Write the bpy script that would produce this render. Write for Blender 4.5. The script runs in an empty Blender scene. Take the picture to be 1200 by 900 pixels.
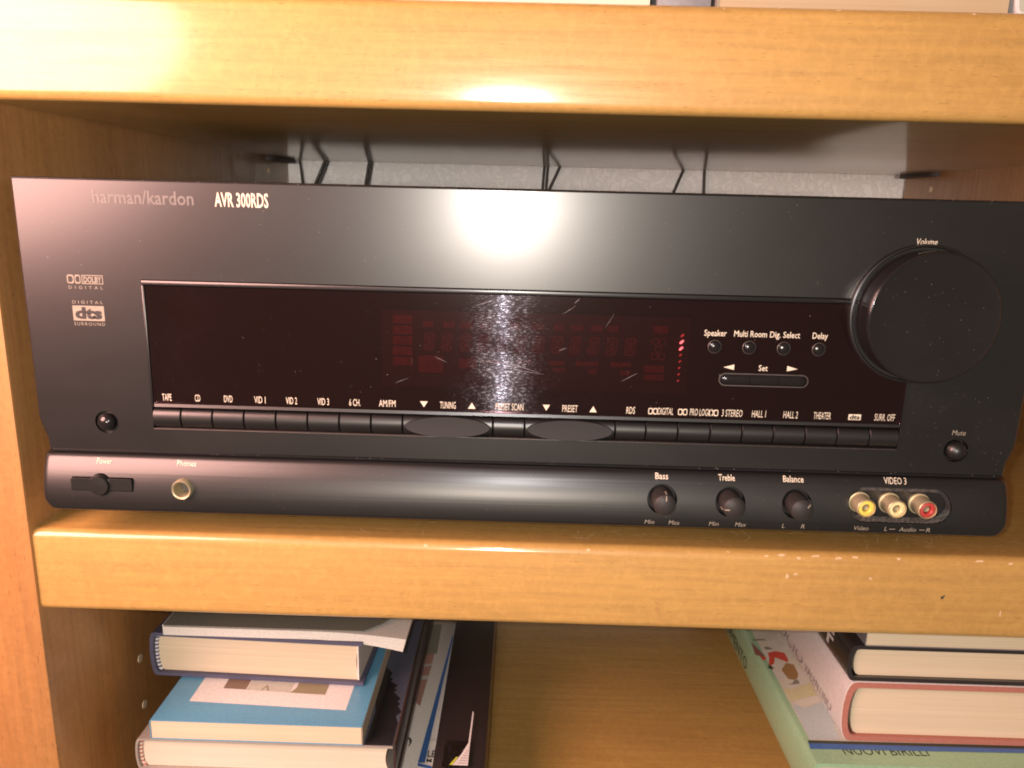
import bpy, bmesh, math, random
from mathutils import Vector, Matrix
R = math.radians
rnd = random.Random(7)
sc = bpy.context.scene
COL = sc.collection

# ------------------------------------------------------------------ camera
CX, CY, CZ = -0.00257, -0.32772, 0.13976
PITCH, YAW, ROLL, FPX = 0.22881, -0.01057, 0.02553, 889.5
cam = bpy.data.cameras.new('camera')
cam.sensor_fit = 'HORIZONTAL'; cam.sensor_width = 36.0
cam.lens = FPX / 1200 * 36.0
cam.clip_start = 0.01; cam.clip_end = 20
cob = bpy.data.objects.new('camera', cam); COL.objects.link(cob)
_f = Vector((math.sin(YAW)*math.cos(PITCH), math.cos(YAW)*math.cos(PITCH), -math.sin(PITCH)))
_r0 = Vector((math.cos(YAW), -math.sin(YAW), 0)); _d = _f.cross(_r0)
_r = math.cos(ROLL)*_r0 - math.sin(ROLL)*_d
_dd = math.sin(ROLL)*_r0 + math.cos(ROLL)*_d
cob.matrix_world = Matrix(((_r.x, -_dd.x, -_f.x, CX), (_r.y, -_dd.y, -_f.y, CY), (_r.z, -_dd.z, -_f.z, CZ), (0, 0, 0, 1)))
sc.camera = cob
sc.cycles.filter_width = 1.9

# ------------------------------------------------------------------ light
world = bpy.data.worlds.new('World'); sc.world = world; world.use_nodes = True
bg = world.node_tree.nodes['Background']
bg.inputs[0].default_value = (1.0, 0.80, 0.62, 1); bg.inputs[1].default_value = 0.15

def lamp(name, kind, loc, energy, color, target=None, **kw):
    l = bpy.data.lights.new(name, kind); l.energy = energy; l.color = color
    for k, v in kw.items(): setattr(l, k, v)
    o = bpy.data.objects.new(name, l); COL.objects.link(o); o.location = loc
    if target is not None:
        o.rotation_euler = (Vector(target) - Vector(loc)).to_track_quat('-Z', 'Y').to_euler()
    return o
# the phone's flash, just beside the lens
lamp('phone_flash', 'POINT', (CX-0.016, CY-0.004, CZ+0.006), 2.5, (1.0, 0.965, 0.95), shadow_soft_size=0.003)
# added unseen fill imitating the pink glow of a finger, at the left
lamp('added_glow_fill', 'AREA', (-0.46, -0.30, 0.27), 8.0, (1.0, 0.54, 0.46), (-0.20, 0.0, 0.14), shape='DISK', size=0.36)
# added warm fill behind the camera, lifting the wall seen through the gap
lamp('added_wall_fill', 'AREA', (-0.058, -2.0, 0.15), 20.0, (1.0, 0.86, 0.72), (0.0, 0.1, 0.14), shape='RECTANGLE', size=0.16, size_y=0.20)

vs = sc.view_settings
vs.view_transform = 'Standard'; vs.look = 'None'; vs.exposure = 0.0; vs.gamma = 1.0; vs.use_curve_mapping = False

# ------------------------------------------------------------------ materials
def mat(name):
    m = bpy.data.materials.new(name); m.use_nodes = True
    nt = m.node_tree
    return m, nt, nt.nodes['Principled BSDF']
def node(nt, typ, **kw):
    n = nt.nodes.new(typ)
    for k, v in kw.items(): setattr(n, k, v)
    return n
def coords(nt, scale, which='Object', rot=(0, 0, 0)):
    tc = node(nt, 'ShaderNodeTexCoord'); mp = node(nt, 'ShaderNodeMapping')
    mp.inputs['Scale'].default_value = scale; mp.inputs['Rotation'].default_value = rot
    nt.links.new(tc.outputs[which], mp.inputs['Vector'])
    return mp.outputs['Vector']
def noise(nt, vec, scale=1.0, detail=3.0, rough=0.5, dist=0.0):
    n = node(nt, 'ShaderNodeTexNoise'); n.inputs['Scale'].default_value = scale
    n.inputs['Detail'].default_value = detail; n.inputs['Roughness'].default_value = rough
    n.inputs['Distortion'].default_value = dist
    nt.links.new(vec, n.inputs['Vector']); return n.outputs['Fac']
def ramp(nt, fac, stops):
    r = node(nt, 'ShaderNodeValToRGB'); e = r.color_ramp.elements
    while len(e) < len(stops): e.new(0.5)
    for i, (p, c) in enumerate(stops):
        e[i].position = p; e[i].color = (c, c, c, 1) if not hasattr(c, '__len__') else (*c, 1)
    nt.links.new(fac, r.inputs['Fac']); return r.outputs['Color']
def mixc(nt, fac, a, b, mode='MIX'):
    m = node(nt, 'ShaderNodeMix', data_type='RGBA', blend_type=mode)
    for s, v in ((m.inputs[0], fac), (m.inputs[6], a), (m.inputs[7], b)):
        if hasattr(v, 'node'): nt.links.new(v, s)
        elif hasattr(v, '__len__'): s.default_value = (*v, 1)
        else: s.default_value = v
    return m.outputs[2]
def bump(nt, bsdf, height, strength, dist=0.001, sock='Normal'):
    b = node(nt, 'ShaderNodeBump'); b.inputs['Strength'].default_value = strength
    b.inputs['Distance'].default_value = dist
    nt.links.new(height, b.inputs['Height']); nt.links.new(b.outputs[0], bsdf.inputs[sock])
    return b

def make_wood(name, axis, light, dark, coat=0.85, rough=0.42, coat_rough=0.125):
    m, nt, b = mat(name)
    def sc3(g, a, c):   # g along the grain
        return (g, a, c) if axis == 'x' else (a, c, g)
    broad = noise(nt, coords(nt, sc3(2.2, 16, 16)), 1.0, 5, 0.55, 0.8)
    fine = noise(nt, coords(nt, sc3(14, 340, 340)), 1.0, 5, 0.62, 0.35)
    ripple = noise(nt, coords(nt, sc3(210, 190, 190)), 1.0, 4, 0.6, 1.0)
    pores = noise(nt, coords(nt, sc3(170, 1500, 1500)), 1.0, 2, 0.5)
    base = mixc(nt, ramp(nt, broad, [(0.30, 0.0), (0.72, 1.0)]), light, dark)
    base = mixc(nt, ramp(nt, fine, [(0.36, 0.0), (0.68, 0.42)]), base, tuple(c*0.60 for c in dark))
    base = mixc(nt, ramp(nt, ripple, [(0.42, 0.0), (0.70, 0.24)]), base, tuple(min(1, c*1.25) for c in light))
    pm = ramp(nt, pores, [(0.65, 0.0), (0.74, 0.55)])
    base = mixc(nt, pm, base, tuple(c*0.30 for c in dark))
    nt.links.new(base, b.inputs['Base Color'])
    rr = ramp(nt, fine, [(0.3, rough-0.06), (0.7, rough+0.10)])
    nt.links.new(rr, b.inputs['Roughness'])
    b.inputs['Coat Weight'].default_value = coat; b.inputs['Coat Roughness'].default_value = coat_rough
    bump(nt, b, fine, 0.10, 0.0004)
    wav = noise(nt, coords(nt, sc3(9, 40, 40)), 1.0, 2, 0.5)
    bump(nt, b, wav, 0.05, 0.0012, 'Coat Normal')
    return m
WOOD_X = make_wood('honey_veneer', 'x', (0.575, 0.355, 0.108), (0.485, 0.280, 0.076))
WOOD_Z = make_wood('honey_veneer_upright', 'z', (0.50, 0.25, 0.085), (0.41, 0.19, 0.06), 0.25)

def plain(name, col, rough=0.5, metal=0.0, coat=0.0, spec=0.5, nz=0.0, nscale=300, var=0.12):
    m, nt, b = mat(name)
    f = noise(nt, coords(nt, (nscale,)*3), 1.0, 4, 0.6)
    c = mixc(nt, ramp(nt, f, [(0.3, 0.0), (0.7, 1.0)]), tuple(x*(1-var) for x in col), tuple(min(1, x*(1+var)) for x in col))
    nt.links.new(c, b.inputs['Base Color'])
    b.inputs['Roughness'].default_value = rough; b.inputs['Metallic'].default_value = metal
    b.inputs['Coat Weight'].default_value = coat; b.inputs['Specular IOR Level'].default_value = spec
    if nz: bump(nt, b, f, nz, 0.0003)
    return m

def make_satin(name, col, rough, grain, spec=0.5, coat=0.0, coat_rough=0.2):
    m, nt, b = mat(name)
    g = noise(nt, coords(nt, (2600,)*3), 1.0, 2, 0.6)
    smudge = noise(nt, coords(nt, (14, 30, 30)), 1.0, 4, 0.6, 0.5)
    c = mixc(nt, ramp(nt, smudge, [(0.35, 0.0), (0.75, 1.0)]), tuple(x*0.85 for x in col), tuple(x*1.2 for x in col))
    nt.links.new(c, b.inputs['Base Color'])
    rr = ramp(nt, smudge, [(0.3, rough-0.02), (0.75, rough+0.035)])
    nt.links.new(rr, b.inputs['Roughness'])
    b.inputs['Specular IOR Level'].default_value = spec
    b.inputs['Coat Weight'].default_value = coat; b.inputs['Coat Roughness'].default_value = coat_rough
    bump(nt, b, g, grain, 0.0001)
    return m
SATIN = make_satin('satin_black_metal', (0.0075, 0.0068, 0.0066), 0.42, 0.06, 0.34, 1.0, 0.25)
SATIN2 = make_satin('satin_black_plastic', (0.0075, 0.0068, 0.0066), 0.44, 0.06, 0.4, 0.8, 0.30)
KNOB_FACE = make_satin('knob_face_black', (0.008, 0.007, 0.0065), 0.55, 0.2, 0.25)
GLOSSY_BLACK = make_satin('gloss_black_plastic', (0.012, 0.011, 0.011), 0.17, 0.04, 0.5)
TONE_BLACK = make_satin('tone_knob_black', (0.028, 0.025, 0.024), 0.5, 0.12, 0.4)
PAD = make_satin('grey_black_pad', (0.018, 0.016, 0.016), 0.55, 0.15, 0.25)
DARK = plain('unlit_black', (0.006, 0.005, 0.005), 0.8)
CASE = plain('case_black', (0.02, 0.018, 0.017), 0.5)
PRINT = plain('cream_print', (0.72, 0.64, 0.50), 0.6)
PRINT_DIM = plain('worn_print', (0.30, 0.26, 0.20), 0.6)
PRINT_FAINT = plain('faint_logo_print', (0.16, 0.145, 0.135), 0.4)
EDGE = plain('pale_edge', (0.085, 0.075, 0.07), 0.42, 0.4)
GOLD = plain('pale_gold_metal', (0.52, 0.45, 0.28), 0.46, 0.55, var=0.05)
GOLD_DULL = plain('dull_gold_metal', (0.40, 0.34, 0.22), 0.45, 0.6)
RCA_Y = plain('yellow_insulator', (0.85, 0.66, 0.12), 0.4)
RCA_W = plain('cream_insulator', (0.82, 0.70, 0.36), 0.4)
RCA_R = plain('red_insulator', (0.46, 0.05, 0.045), 0.4)
DUSTY = plain('dust', (0.55, 0.50, 0.45), 0.9)
SCUFF = plain('bare_wood_scuff', (0.68, 0.48, 0.27), 0.6)
SCRATCH = plain('scratched_lacquer', (0.85, 0.66, 0.42), 0.5)
HOLE = plain('bare_peg_hole', (0.78, 0.62, 0.42), 0.7)
DISC_DARK = plain('dark_brown', (0.03, 0.02, 0.018), 0.6)
CABLE = plain('dark_cable_rubber', (0.045, 0.038, 0.034), 0.45)

def make_slot():   # recess lip carrying a film of dust
    m, nt, b = mat('dusty_black_recess')
    f = noise(nt, coords(nt, (900,)*3), 1.0, 5, 0.7)
    c = mixc(nt, ramp(nt, f, [(0.40, 0.0), (0.62, 1.0)]), (0.035, 0.03, 0.028), (0.15, 0.135, 0.12))
    gm = node(nt, 'ShaderNodeNewGeometry'); sp = node(nt, 'ShaderNodeSeparateXYZ')   # upward faces paler: dust, and the light they catch put into the colour
    nt.links.new(gm.outputs['Normal'], sp.inputs[0])
    c = mixc(nt, ramp(nt, sp.outputs['Z'], [(0.10, 0.0), (0.45, 1.0)]), (0.012, 0.011, 0.010), c)
    nt.links.new(c, b.inputs['Base Color']); b.inputs['Roughness'].default_value = 0.7
    return m
SLOT = make_slot()

def make_pane():
    m, nt, b = mat('smoked_acrylic')
    nt.nodes.remove(b); out = nt.nodes['Material Output']
    tr = node(nt, 'ShaderNodeBsdfTransparent'); tr.inputs[0].default_value = (0.66, 0.42, 0.44, 1)
    gl = node(nt, 'ShaderNodeBsdfGlossy'); gl.inputs['Roughness'].default_value = 0.12
    fr = node(nt, 'ShaderNodeFresnel'); fr.inputs[0].default_value = 1.45
    df = node(nt, 'ShaderNodeBsdfDiffuse'); df.inputs[0].default_value = (0.045, 0.024, 0.022, 1)
    mx0 = node(nt, 'ShaderNodeMixShader'); mx0.inputs[0].default_value = 0.15
    nt.links.new(tr.outputs[0], mx0.inputs[1]); nt.links.new(df.outputs[0], mx0.inputs[2])
    mx = node(nt, 'ShaderNodeMixShader')
    nt.links.new(fr.outputs[0], mx.inputs[0]); nt.links.new(mx0.outputs[0], mx.inputs[1]); nt.links.new(gl.outputs[0], mx.inputs[2])
    # fine wiping scratches: short dashes that flash only where they mirror the lamp
    an = node(nt, 'ShaderNodeBsdfAnisotropic'); an.inputs['Roughness'].default_value = 0.36
    an.inputs['Anisotropy'].default_value = 0.93
    an.inputs['Color'].default_value = (0.78, 0.84, 1.0, 1)
    tg = node(nt, 'ShaderNodeTangent', direction_type='RADIAL', axis='Z')
    nt.links.new(tg.outputs[0], an.inputs['Tangent'])
    d1 = ramp(nt, noise(nt, coords(nt, (520, 1, 2100)), 1.0, 1, 0.5, 0.6), [(0.55, 0.10), (0.68, 1.0)])
    d2 = ramp(nt, noise(nt, coords(nt, (900, 1, 1300), rot=(0, 0.5, 0)), 1.0, 1, 0.5), [(0.66, 0.0), (0.74, 1.0)])
    mk = mixc(nt, 1.0, d1, d2, 'LIGHTEN')
    big = ramp(nt, noise(nt, coords(nt, (60, 1, 90)), 1.0, 3, 0.6), [(0.32, 0.0), (0.68, 0.17)])
    mk = mixc(nt, 1.0, mk, big, 'MULTIPLY')
    sx = node(nt, 'ShaderNodeSeparateXYZ'); nt.links.new(coords(nt, (5, 5, 5)), sx.inputs[0])   # glints faded out beyond the middle, shaping the flash streak
    ad = node(nt, 'ShaderNodeMath', operation='ADD'); nt.links.new(sx.outputs['X'], ad.inputs[0]); ad.inputs[1].default_value = 0.5
    mk = mixc(nt, 1.0, mk, ramp(nt, ad.outputs[0], [(0.22, 0.03), (0.40, 1.0), (0.56, 1.0), (0.80, 0.03)]), 'MULTIPLY')
    mx2 = node(nt, 'ShaderNodeMixShader')
    nt.links.new(mk, mx2.inputs[0]); nt.links.new(mx.outputs[0], mx2.inputs[1]); nt.links.new(an.outputs[0], mx2.inputs[2])
    nt.links.new(mx2.outputs[0], out.inputs['Surface'])
    return m
PANE = make_pane()
VFD_BACK = plain('display_glass', (0.026, 0.011, 0.011), 0.4)
VFD_SEG = plain('display_phosphor', (0.36, 0.13, 0.12), 0.6)
VFD_LEG = plain('display_legend_phosphor', (0.32, 0.085, 0.075), 0.6, nz=0.0, nscale=900, var=0.5)
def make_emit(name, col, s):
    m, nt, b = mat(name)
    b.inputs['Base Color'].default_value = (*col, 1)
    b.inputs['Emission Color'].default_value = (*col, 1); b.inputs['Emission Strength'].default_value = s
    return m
GLINT_HI = make_emit('bright_glint', (1.0, 0.30, 0.30), 9.0)  # emission imitates flash reflections on the grid inside the display
GLINT_LO = make_emit('faint_glint', (0.9, 0.12, 0.12), 1.6)

def make_wallpaper():
    m, nt, b = mat('embossed_wallpaper')
    f = noise(nt, coords(nt, (55, 55, 55)), 1.0, 2, 0.5, 2.6)
    line = ramp(nt, f, [(0.40, 0.0), (0.47, 1.0), (0.53, 1.0), (0.60, 0.0)])
    c = mixc(nt, line, (0.93, 0.92, 0.92), (0.84, 0.83, 0.83))
    nt.links.new(c, b.inputs['Base Color']); b.inputs['Roughness'].default_value = 0.75
    bump(nt, b, line, 0.5, 0.001); return m
WALLPAPER = make_wallpaper()

def make_pages(name, col, axis='z', dens=900):
    m, nt, b = mat(name)
    s = {'z': (6, 6, dens), 'y': (6, dens, 6)}[axis]
    f = noise(nt, coords(nt, s), 1.0, 3, 0.7)
    blot = noise(nt, coords(nt, (26, 26, 26)), 1.0, 3, 0.5)
    c = mixc(nt, ramp(nt, f, [(0.35, 0.0), (0.7, 1.0)]), tuple(x*0.86 for x in col), col)
    c = mixc(nt, ramp(nt, blot, [(0.45, 0.0), (0.8, 0.35)]), c, tuple(x*y for x, y in zip(col, (0.88, 0.80, 0.66))))
    nt.links.new(c, b.inputs['Base Color']); b.inputs['Roughness'].default_value = 0.8
    bump(nt, b, f, 0.25, 0.0003); return m
PAGES = make_pages('cream_page_edges', (0.72, 0.60, 0.43))
PAGES_W = make_pages('pale_page_edges', (0.74, 0.66, 0.53))
def cloth(name, col, rough=0.6, coat=0.0): return plain(name, col, rough, coat=coat, nz=0.12, nscale=700, var=0.10)
C_NAVY = cloth('navy_cloth', (0.085, 0.085, 0.14))
C_GREY = cloth('grey_green_cover', (0.20, 0.20, 0.165), 0.45)
C_PAPER = cloth('white_paper', (0.74, 0.70, 0.64), 0.6)
C_BLUE = cloth('sky_blue_cover', (0.115, 0.34, 0.52), 0.35, 0.2)
C_WHITE = cloth('white_cover', (0.70, 0.68, 0.66), 0.4, 0.2)
C_JACKET = cloth('beige_jacket', (0.34, 0.31, 0.27), 0.35, 0.2)
C_BLACK = cloth('black_cover', (0.024, 0.019, 0.019), 0.38, 0.6)
C_RED = cloth('red_board', (0.43, 0.165, 0.125), 0.6)
C_GREEN = cloth('pale_green_cover', (0.30, 0.49, 0.30), 0.35, 0.25)
C_BROWNBLK = cloth('brown_black_cover', (0.045, 0.026, 0.022), 0.4, 0.2)
INK = cloth('dark_ink', (0.05, 0.06, 0.04), 0.5)
INK_GREY = cloth('grey_ink', (0.30, 0.27, 0.25), 0.5)
P_WHITE = cloth('print_white', (0.76, 0.74, 0.72), 0.4, 0.2)
P_BROWN = cloth('print_brown', (0.22, 0.15, 0.11), 0.4)
P_OLIVE = cloth('print_olive', (0.28, 0.24, 0.15), 0.4)
P_PALE = cloth('print_pale', (0.52, 0.52, 0.46), 0.4)
P_SKY = cloth('print_dusk_sky', (0.085, 0.095, 0.135), 0.22, 0.3)
P_TREE = cloth('print_dark_fir', (0.018, 0.016, 0.018), 0.22, 0.3)
P_RED = cloth('print_red', (0.58, 0.075, 0.045), 0.45)
P_OCHRE = cloth('print_ochre', (0.34, 0.20, 0.07), 0.45)
P_MAROON = cloth('print_maroon', (0.26, 0.11, 0.09), 0.45)
P_GREY = cloth('print_grey', (0.24, 0.235, 0.19), 0.45)
P_BLUEPALE = cloth('print_pale_blue', (0.47, 0.55, 0.54), 0.45)
P_YELLOW = cloth('print_pale_yellow', (0.60, 0.58, 0.34), 0.45)
P_BLUE = cloth('print_blue', (0.055, 0.155, 0.42), 0.4)
P_PINK = cloth('print_skin_pink', (0.44, 0.25, 0.20), 0.4)
P_LIME = cloth('print_lime', (0.55, 0.62, 0.06), 0.4)
def make_painted():
    m, nt, b = mat('watercolour_print')
    f = noise(nt, coords(nt, (45, 28, 45)), 1.0, 4, 0.6, 1.0)
    g = noise(nt, coords(nt, (24, 60, 24)), 1.0, 3, 0.6, 0.5)
    c = mixc(nt, ramp(nt, f, [(0.38, 0.0), (0.68, 1.0)]), (0.66, 0.64, 0.55), (0.50, 0.51, 0.45))
    c = mixc(nt, ramp(nt, g, [(0.5, 0.0), (0.75, 0.6)]), c, (0.62, 0.60, 0.40))
    nt.links.new(c, b.inputs['Base Color']); b.inputs['Roughness'].default_value = 0.35
    b.inputs['Coat Weight'].default_value = 0.2; return m
PAINTED = make_painted()
def make_headband(name, a, bcol):
    m, nt, b = mat(name)
    w = node(nt, 'ShaderNodeTexWave', wave_type='BANDS', bands_direction='Z'); w.inputs['Scale'].default_value = 130
    nt.links.new(coords(nt, (1, 1, 1)), w.inputs['Vector'])
    c = mixc(nt, ramp(nt, w.outputs['Fac'], [(0.45, 0.0), (0.55, 1.0)]), a, bcol)
    nt.links.new(c, b.inputs['Base Color']); b.inputs['Roughness'].default_value = 0.7; return m
HB_BLUE = make_headband('blue_white_headband', (0.10, 0.11, 0.20), (0.72, 0.68, 0.64))
HB_RED = make_headband('red_white_headband', (0.45, 0.16, 0.13), (0.70, 0.62, 0.52))

# ------------------------------------------------------------------ object helpers
def thing(name, label, cat, loc=(0, 0, 0), group=None):
    o = bpy.data.objects.new(name, None); COL.objects.link(o); o.empty_display_size = 0.02
    o.location = loc; o['label'] = label; o['category'] = cat
    if group: o['group'] = group
    return o
def root_loc(p):
    v = Vector((0, 0, 0))
    while p is not None:
        v += Vector(p.location); p = p.parent
    return v
def finish(me, angle=35):
    me.polygons.foreach_set('use_smooth', [True]*len(me.polygons))
    me.set_sharp_from_angle(angle=R(angle)); me.update()
def obj(name, bm, m, parent=None, loc=None, smooth=35, stuff=False, label=None):
    """link a bmesh (world coordinates) as one object; its own origin goes to loc"""
    me = bpy.data.meshes.new(name)
    loc = Vector(loc) if loc is not None else (root_loc(parent) if parent else Vector((0, 0, 0)))
    bmesh.ops.translate(bm, verts=bm.verts, vec=-loc)
    bm.normal_update(); bm.to_mesh(me); bm.free()
    me.materials.append(m)
    if smooth: finish(me, smooth)
    o = bpy.data.objects.new(name, me); COL.objects.link(o)
    if parent is not None:
        o.parent = parent; o.location = loc - root_loc(parent)
    else: o.location = loc
    if stuff: o['kind'] = 'stuff'
    if label: o['label'] = label
    return o
def link_mesh(name, me, parent, loc):
    o = bpy.data.objects.new(name, me); COL.objects.link(o); o.parent = parent
    o.location = Vector(loc) - root_loc(parent); return o

def add_box(bm, x0, x1, y0, y1, z0, z1, bevel=0.0, seg=2):
    r = bmesh.ops.create_cube(bm, size=1.0); vs_ = r['verts']
    for v in vs_:
        v.co = Vector(((x0+x1)/2 + v.co.x*(x1-x0), (y0+y1)/2 + v.co.y*(y1-y0), (z0+z1)/2 + v.co.z*(z1-z0)))
    if bevel:
        es = list({e for v in vs_ for e in v.link_edges})
        bmesh.ops.bevel(bm, geom=es, offset=bevel, segments=seg, profile=0.5, affect='EDGES')
    return bm
def box(*a, **k): return add_box(bmesh.new(), *a, **k)
def add_loft(bm, rings, closed=True, cap=True):
    """rings: lists of points with equal count"""
    vr = [[bm.verts.new(p) for p in r] for r in rings]
    n = len(vr[0])
    for a, b in zip(vr, vr[1:]):
        for i in range(n if closed else n-1):
            j = (i+1) % n
            bm.faces.new((a[i], a[j], b[j], b[i]))
    if cap and closed:
        bm.faces.new(list(reversed(vr[0]))); bm.faces.new(vr[-1])
    bmesh.ops.recalc_face_normals(bm, faces=bm.faces)
    return bm
def add_lathe(bm, cx, cz, prof, n=48, cap_front=True, cap_back=True):
    """profile [(r, y)] turned about the y axis through (cx, cz)"""
    rings = []
    for r, y in prof:
        rings.append([(cx + r*math.cos(2*math.pi*i/n), y, cz + r*math.sin(2*math.pi*i/n)) for i in range(n)])
    vr = [[bm.verts.new(p) for p in r] for r in rings]
    fs = []
    for a, b in zip(vr, vr[1:]):
        for i in range(n):
            j = (i+1) % n; fs.append(bm.faces.new((a[i], a[j], b[j], b[i])))
    if cap_back: fs.append(bm.faces.new(vr[0]))
    if cap_front: fs.append(bm.faces.new(vr[-1]))
    bmesh.ops.recalc_face_normals(bm, faces=fs)
    return bm
def lathe(*a, **k): return add_lathe(bmesh.new(), *a, **k)
def add_prism(bm, pts, a0, a1, axis='y'):
    """polygon pts (u,v) pushed from a0 to a1 along axis"""
    def P(u, v, a): return {'y': (u, a, v), 'z': (u, v, a), 'x': (a, u, v)}[axis]
    return add_loft(bm, [[P(u, v, a0) for u, v in pts], [P(u, v, a1) for u, v in pts]])
def prism(*a, **k): return add_prism(bmesh.new(), *a, **k)
def add_tube(bm, pts, r, n=8):
    pts = [Vector(p) for p in pts]; rings = []
    for i, p in enumerate(pts):
        t = (pts[min(i+1, len(pts)-1)] - pts[max(i-1, 0)]).normalized()
        u = t.cross(Vector((0, 1, 0)))
        if u.length < 0.1: u = t.cross(Vector((1, 0, 0)))
        u.normalize(); v = t.cross(u)
        rings.append([p + r*(math.cos(2*math.pi*k/n)*u + math.sin(2*math.pi*k/n)*v) for k in range(n)])
    return add_loft(bm, rings)
def stadium(x0, x1, z0, z1, n=10):
    r = (z1-z0)/2; zc = (z0+z1)/2; o = []
    for i in range(n+1):
        a = -math.pi/2 + math.pi*i/n; o.append((x1-r+r*math.cos(a), zc+r*math.sin(a)))
    for i in range(n+1):
        a = math.pi/2 + math.pi*i/n; o.append((x0+r+r*math.cos(a), zc+r*math.sin(a)))
    return o
def roundrect(x0, x1, z0, z1, r, n=5):
    o = []
    for cx, cz, a0 in ((x1-r, z0+r, -90), (x1-r, z1-r, 0), (x0+r, z1-r, 90), (x0+r, z0+r, 180)):
        for i in range(n+1):
            a = R(a0 + 90*i/n); o.append((cx+r*math.cos(a), cz+r*math.sin(a)))
    return o
def boolean_cut(o, cutter_bms, angle=30):
    cut = []
    for cb in cutter_bms:
        me = bpy.data.meshes.new('cut'); cb.normal_update(); cb.to_mesh(me); cb.free()
        c = bpy.data.objects.new('cut', me); COL.objects.link(c); cut.append(c)
        md = o.modifiers.new('b', 'BOOLEAN'); md.operation = 'DIFFERENCE'; md.object = c; md.solver = 'EXACT'
    bpy.context.view_layer.update()
    dg = bpy.context.evaluated_depsgraph_get()
    me = bpy.data.meshes.new_from_object(o.evaluated_get(dg))
    o.modifiers.clear(); o.data = me
    for c in cut: bpy.data.objects.remove(c)
    finish(me, angle)

# lettering --------------------------------------------------------
def text_polys(s, bold=0.0, shear=0.0, spacing=1.0):
    cu = bpy.data.curves.new('lettering', 'FONT'); cu.body = s; cu.size = 1.0
    cu.offset = bold; cu.shear = shear; cu.resolution_u = 2; cu.space_character = spacing
    cu.fill_mode = 'FRONT'
    t = bpy.data.objects.new('lettering', cu); COL.objects.link(t)
    bpy.context.view_layer.update()
    me = bpy.data.meshes.new_from_object(t.evaluated_get(bpy.context.evaluated_depsgraph_get()))
    bpy.data.objects.remove(t)
    return me
CAP = 0.0
def lettering(name, s, origin, ex, ey, cap, width, m, parent, bold=0.0, shear=0.0, spacing=1.0, halign='c', label=None):
    """origin = middle of the baseline (or its start for 'l'); cap = capital height; width = length of the line"""
    global CAP
    if not CAP:
        h = text_polys('H'); CAP = max(v.co.y for v in h.vertices)
    me = text_polys(s, bold, shear, spacing); me.name = name
    xs = [v.co.x for v in me.vertices]; x0, x1 = min(xs), max(xs)
    sx = width/(x1-x0); sy = cap/CAP
    ex = Vector(ex); ey = Vector(ey); o3 = Vector(origin)
    if halign == 'c': o3 = o3 - ex*width/2
    rl = root_loc(parent)
    for v in me.vertices:
        v.co = o3 + ex*(v.co.x-x0)*sx + ey*v.co.y*sy - rl
    me.materials.clear(); me.materials.append(m)
    o = bpy.data.objects.new(name, me); COL.objects.link(o); o.parent = parent
    if label: o['label'] = label
    return o
EXF, EZF = (1, 0, 0), (0, 0, 1)
def front_text(s, x, zbase, cap, width, y, parent, m=None, **k):
    return lettering('printed_label', s, (x, y, zbase), EXF, EZF, cap, width, m or PRINT, parent, **k)
def flat_poly(bm, pts3): bm.faces.new([bm.verts.new(p) for p in pts3])
def front_polys(name, polys, y, m, parent):
    bm = bmesh.new()
    for p in polys: flat_poly(bm, [(x, y, z) for x, z in p])
    for f in bm.faces:
        f.normal_update()
        if f.normal.y > 0: f.normal_flip()
    return obj(name, bm, m, parent, smooth=0)
def ring_faces(bm, outer, inner, y):
    a = [bm.verts.new((x, y, z)) for x, z in outer]; b = [bm.verts.new((x, y, z)) for x, z in inner]
    n = len(a)
    for i in range(n):
        j = (i+1) % n; f = bm.faces.new((a[i], a[j], b[j], b[i])); f.normal_update()
        if f.normal.y > 0: f.normal_flip()
def frame_rect(bm, x0, x1, z0, z1, t, y):
    ring_faces(bm, [(x0, z0), (x1, z0), (x1, z1), (x0, z1)], [(x0+t, z0+t), (x1-t, z0+t), (x1-t, z1-t), (x0+t, z1-t)], y)
def d_block(bm, x0, x1, z0, z1, y, flip=False):
    """small block with a D shaped opening"""
    w, h = x1-x0, z1-z0; k = 16; out = []; inn = []
    il, ir, ib, it = x0+w*0.17, x0+w*0.86, z0+h*0.16, z0+h*0.84
    for i in range(k):
        a = 2*math.pi*(i+0.5)/k; c, s = math.cos(a), math.sin(a)
        q = max(abs(c), abs(s)); out.append((x0+w/2+c/q*w/2, z0+h/2+s/q*h/2))
        if c < 0: ix = il if abs(c) > 0.38 else il + (ir-il)*0.2
        else: ix = il + (ir-il)*(0.25+0.75*c)
        inn.append((ix, (ib+it)/2 + max(-1, min(1, s*1.35))*(it-ib)/2))
    if flip:
        out = [(x0+x1-x, z) for x, z in out]; inn = [(x0+x1-x, z) for x, z in inn]
    ring_faces(bm, out, inn, y)

# ================================================================== SETTING
def single(o, label, cat, group=None):
    o['label'] = label; o['category'] = cat
    if group: o['group'] = group
    return o
w = obj('wall', box(-1.2, 1.3, 0.4315, 0.4515, -0.9, 1.2), WALLPAPER, smooth=0); w['kind'] = 'structure'

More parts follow.
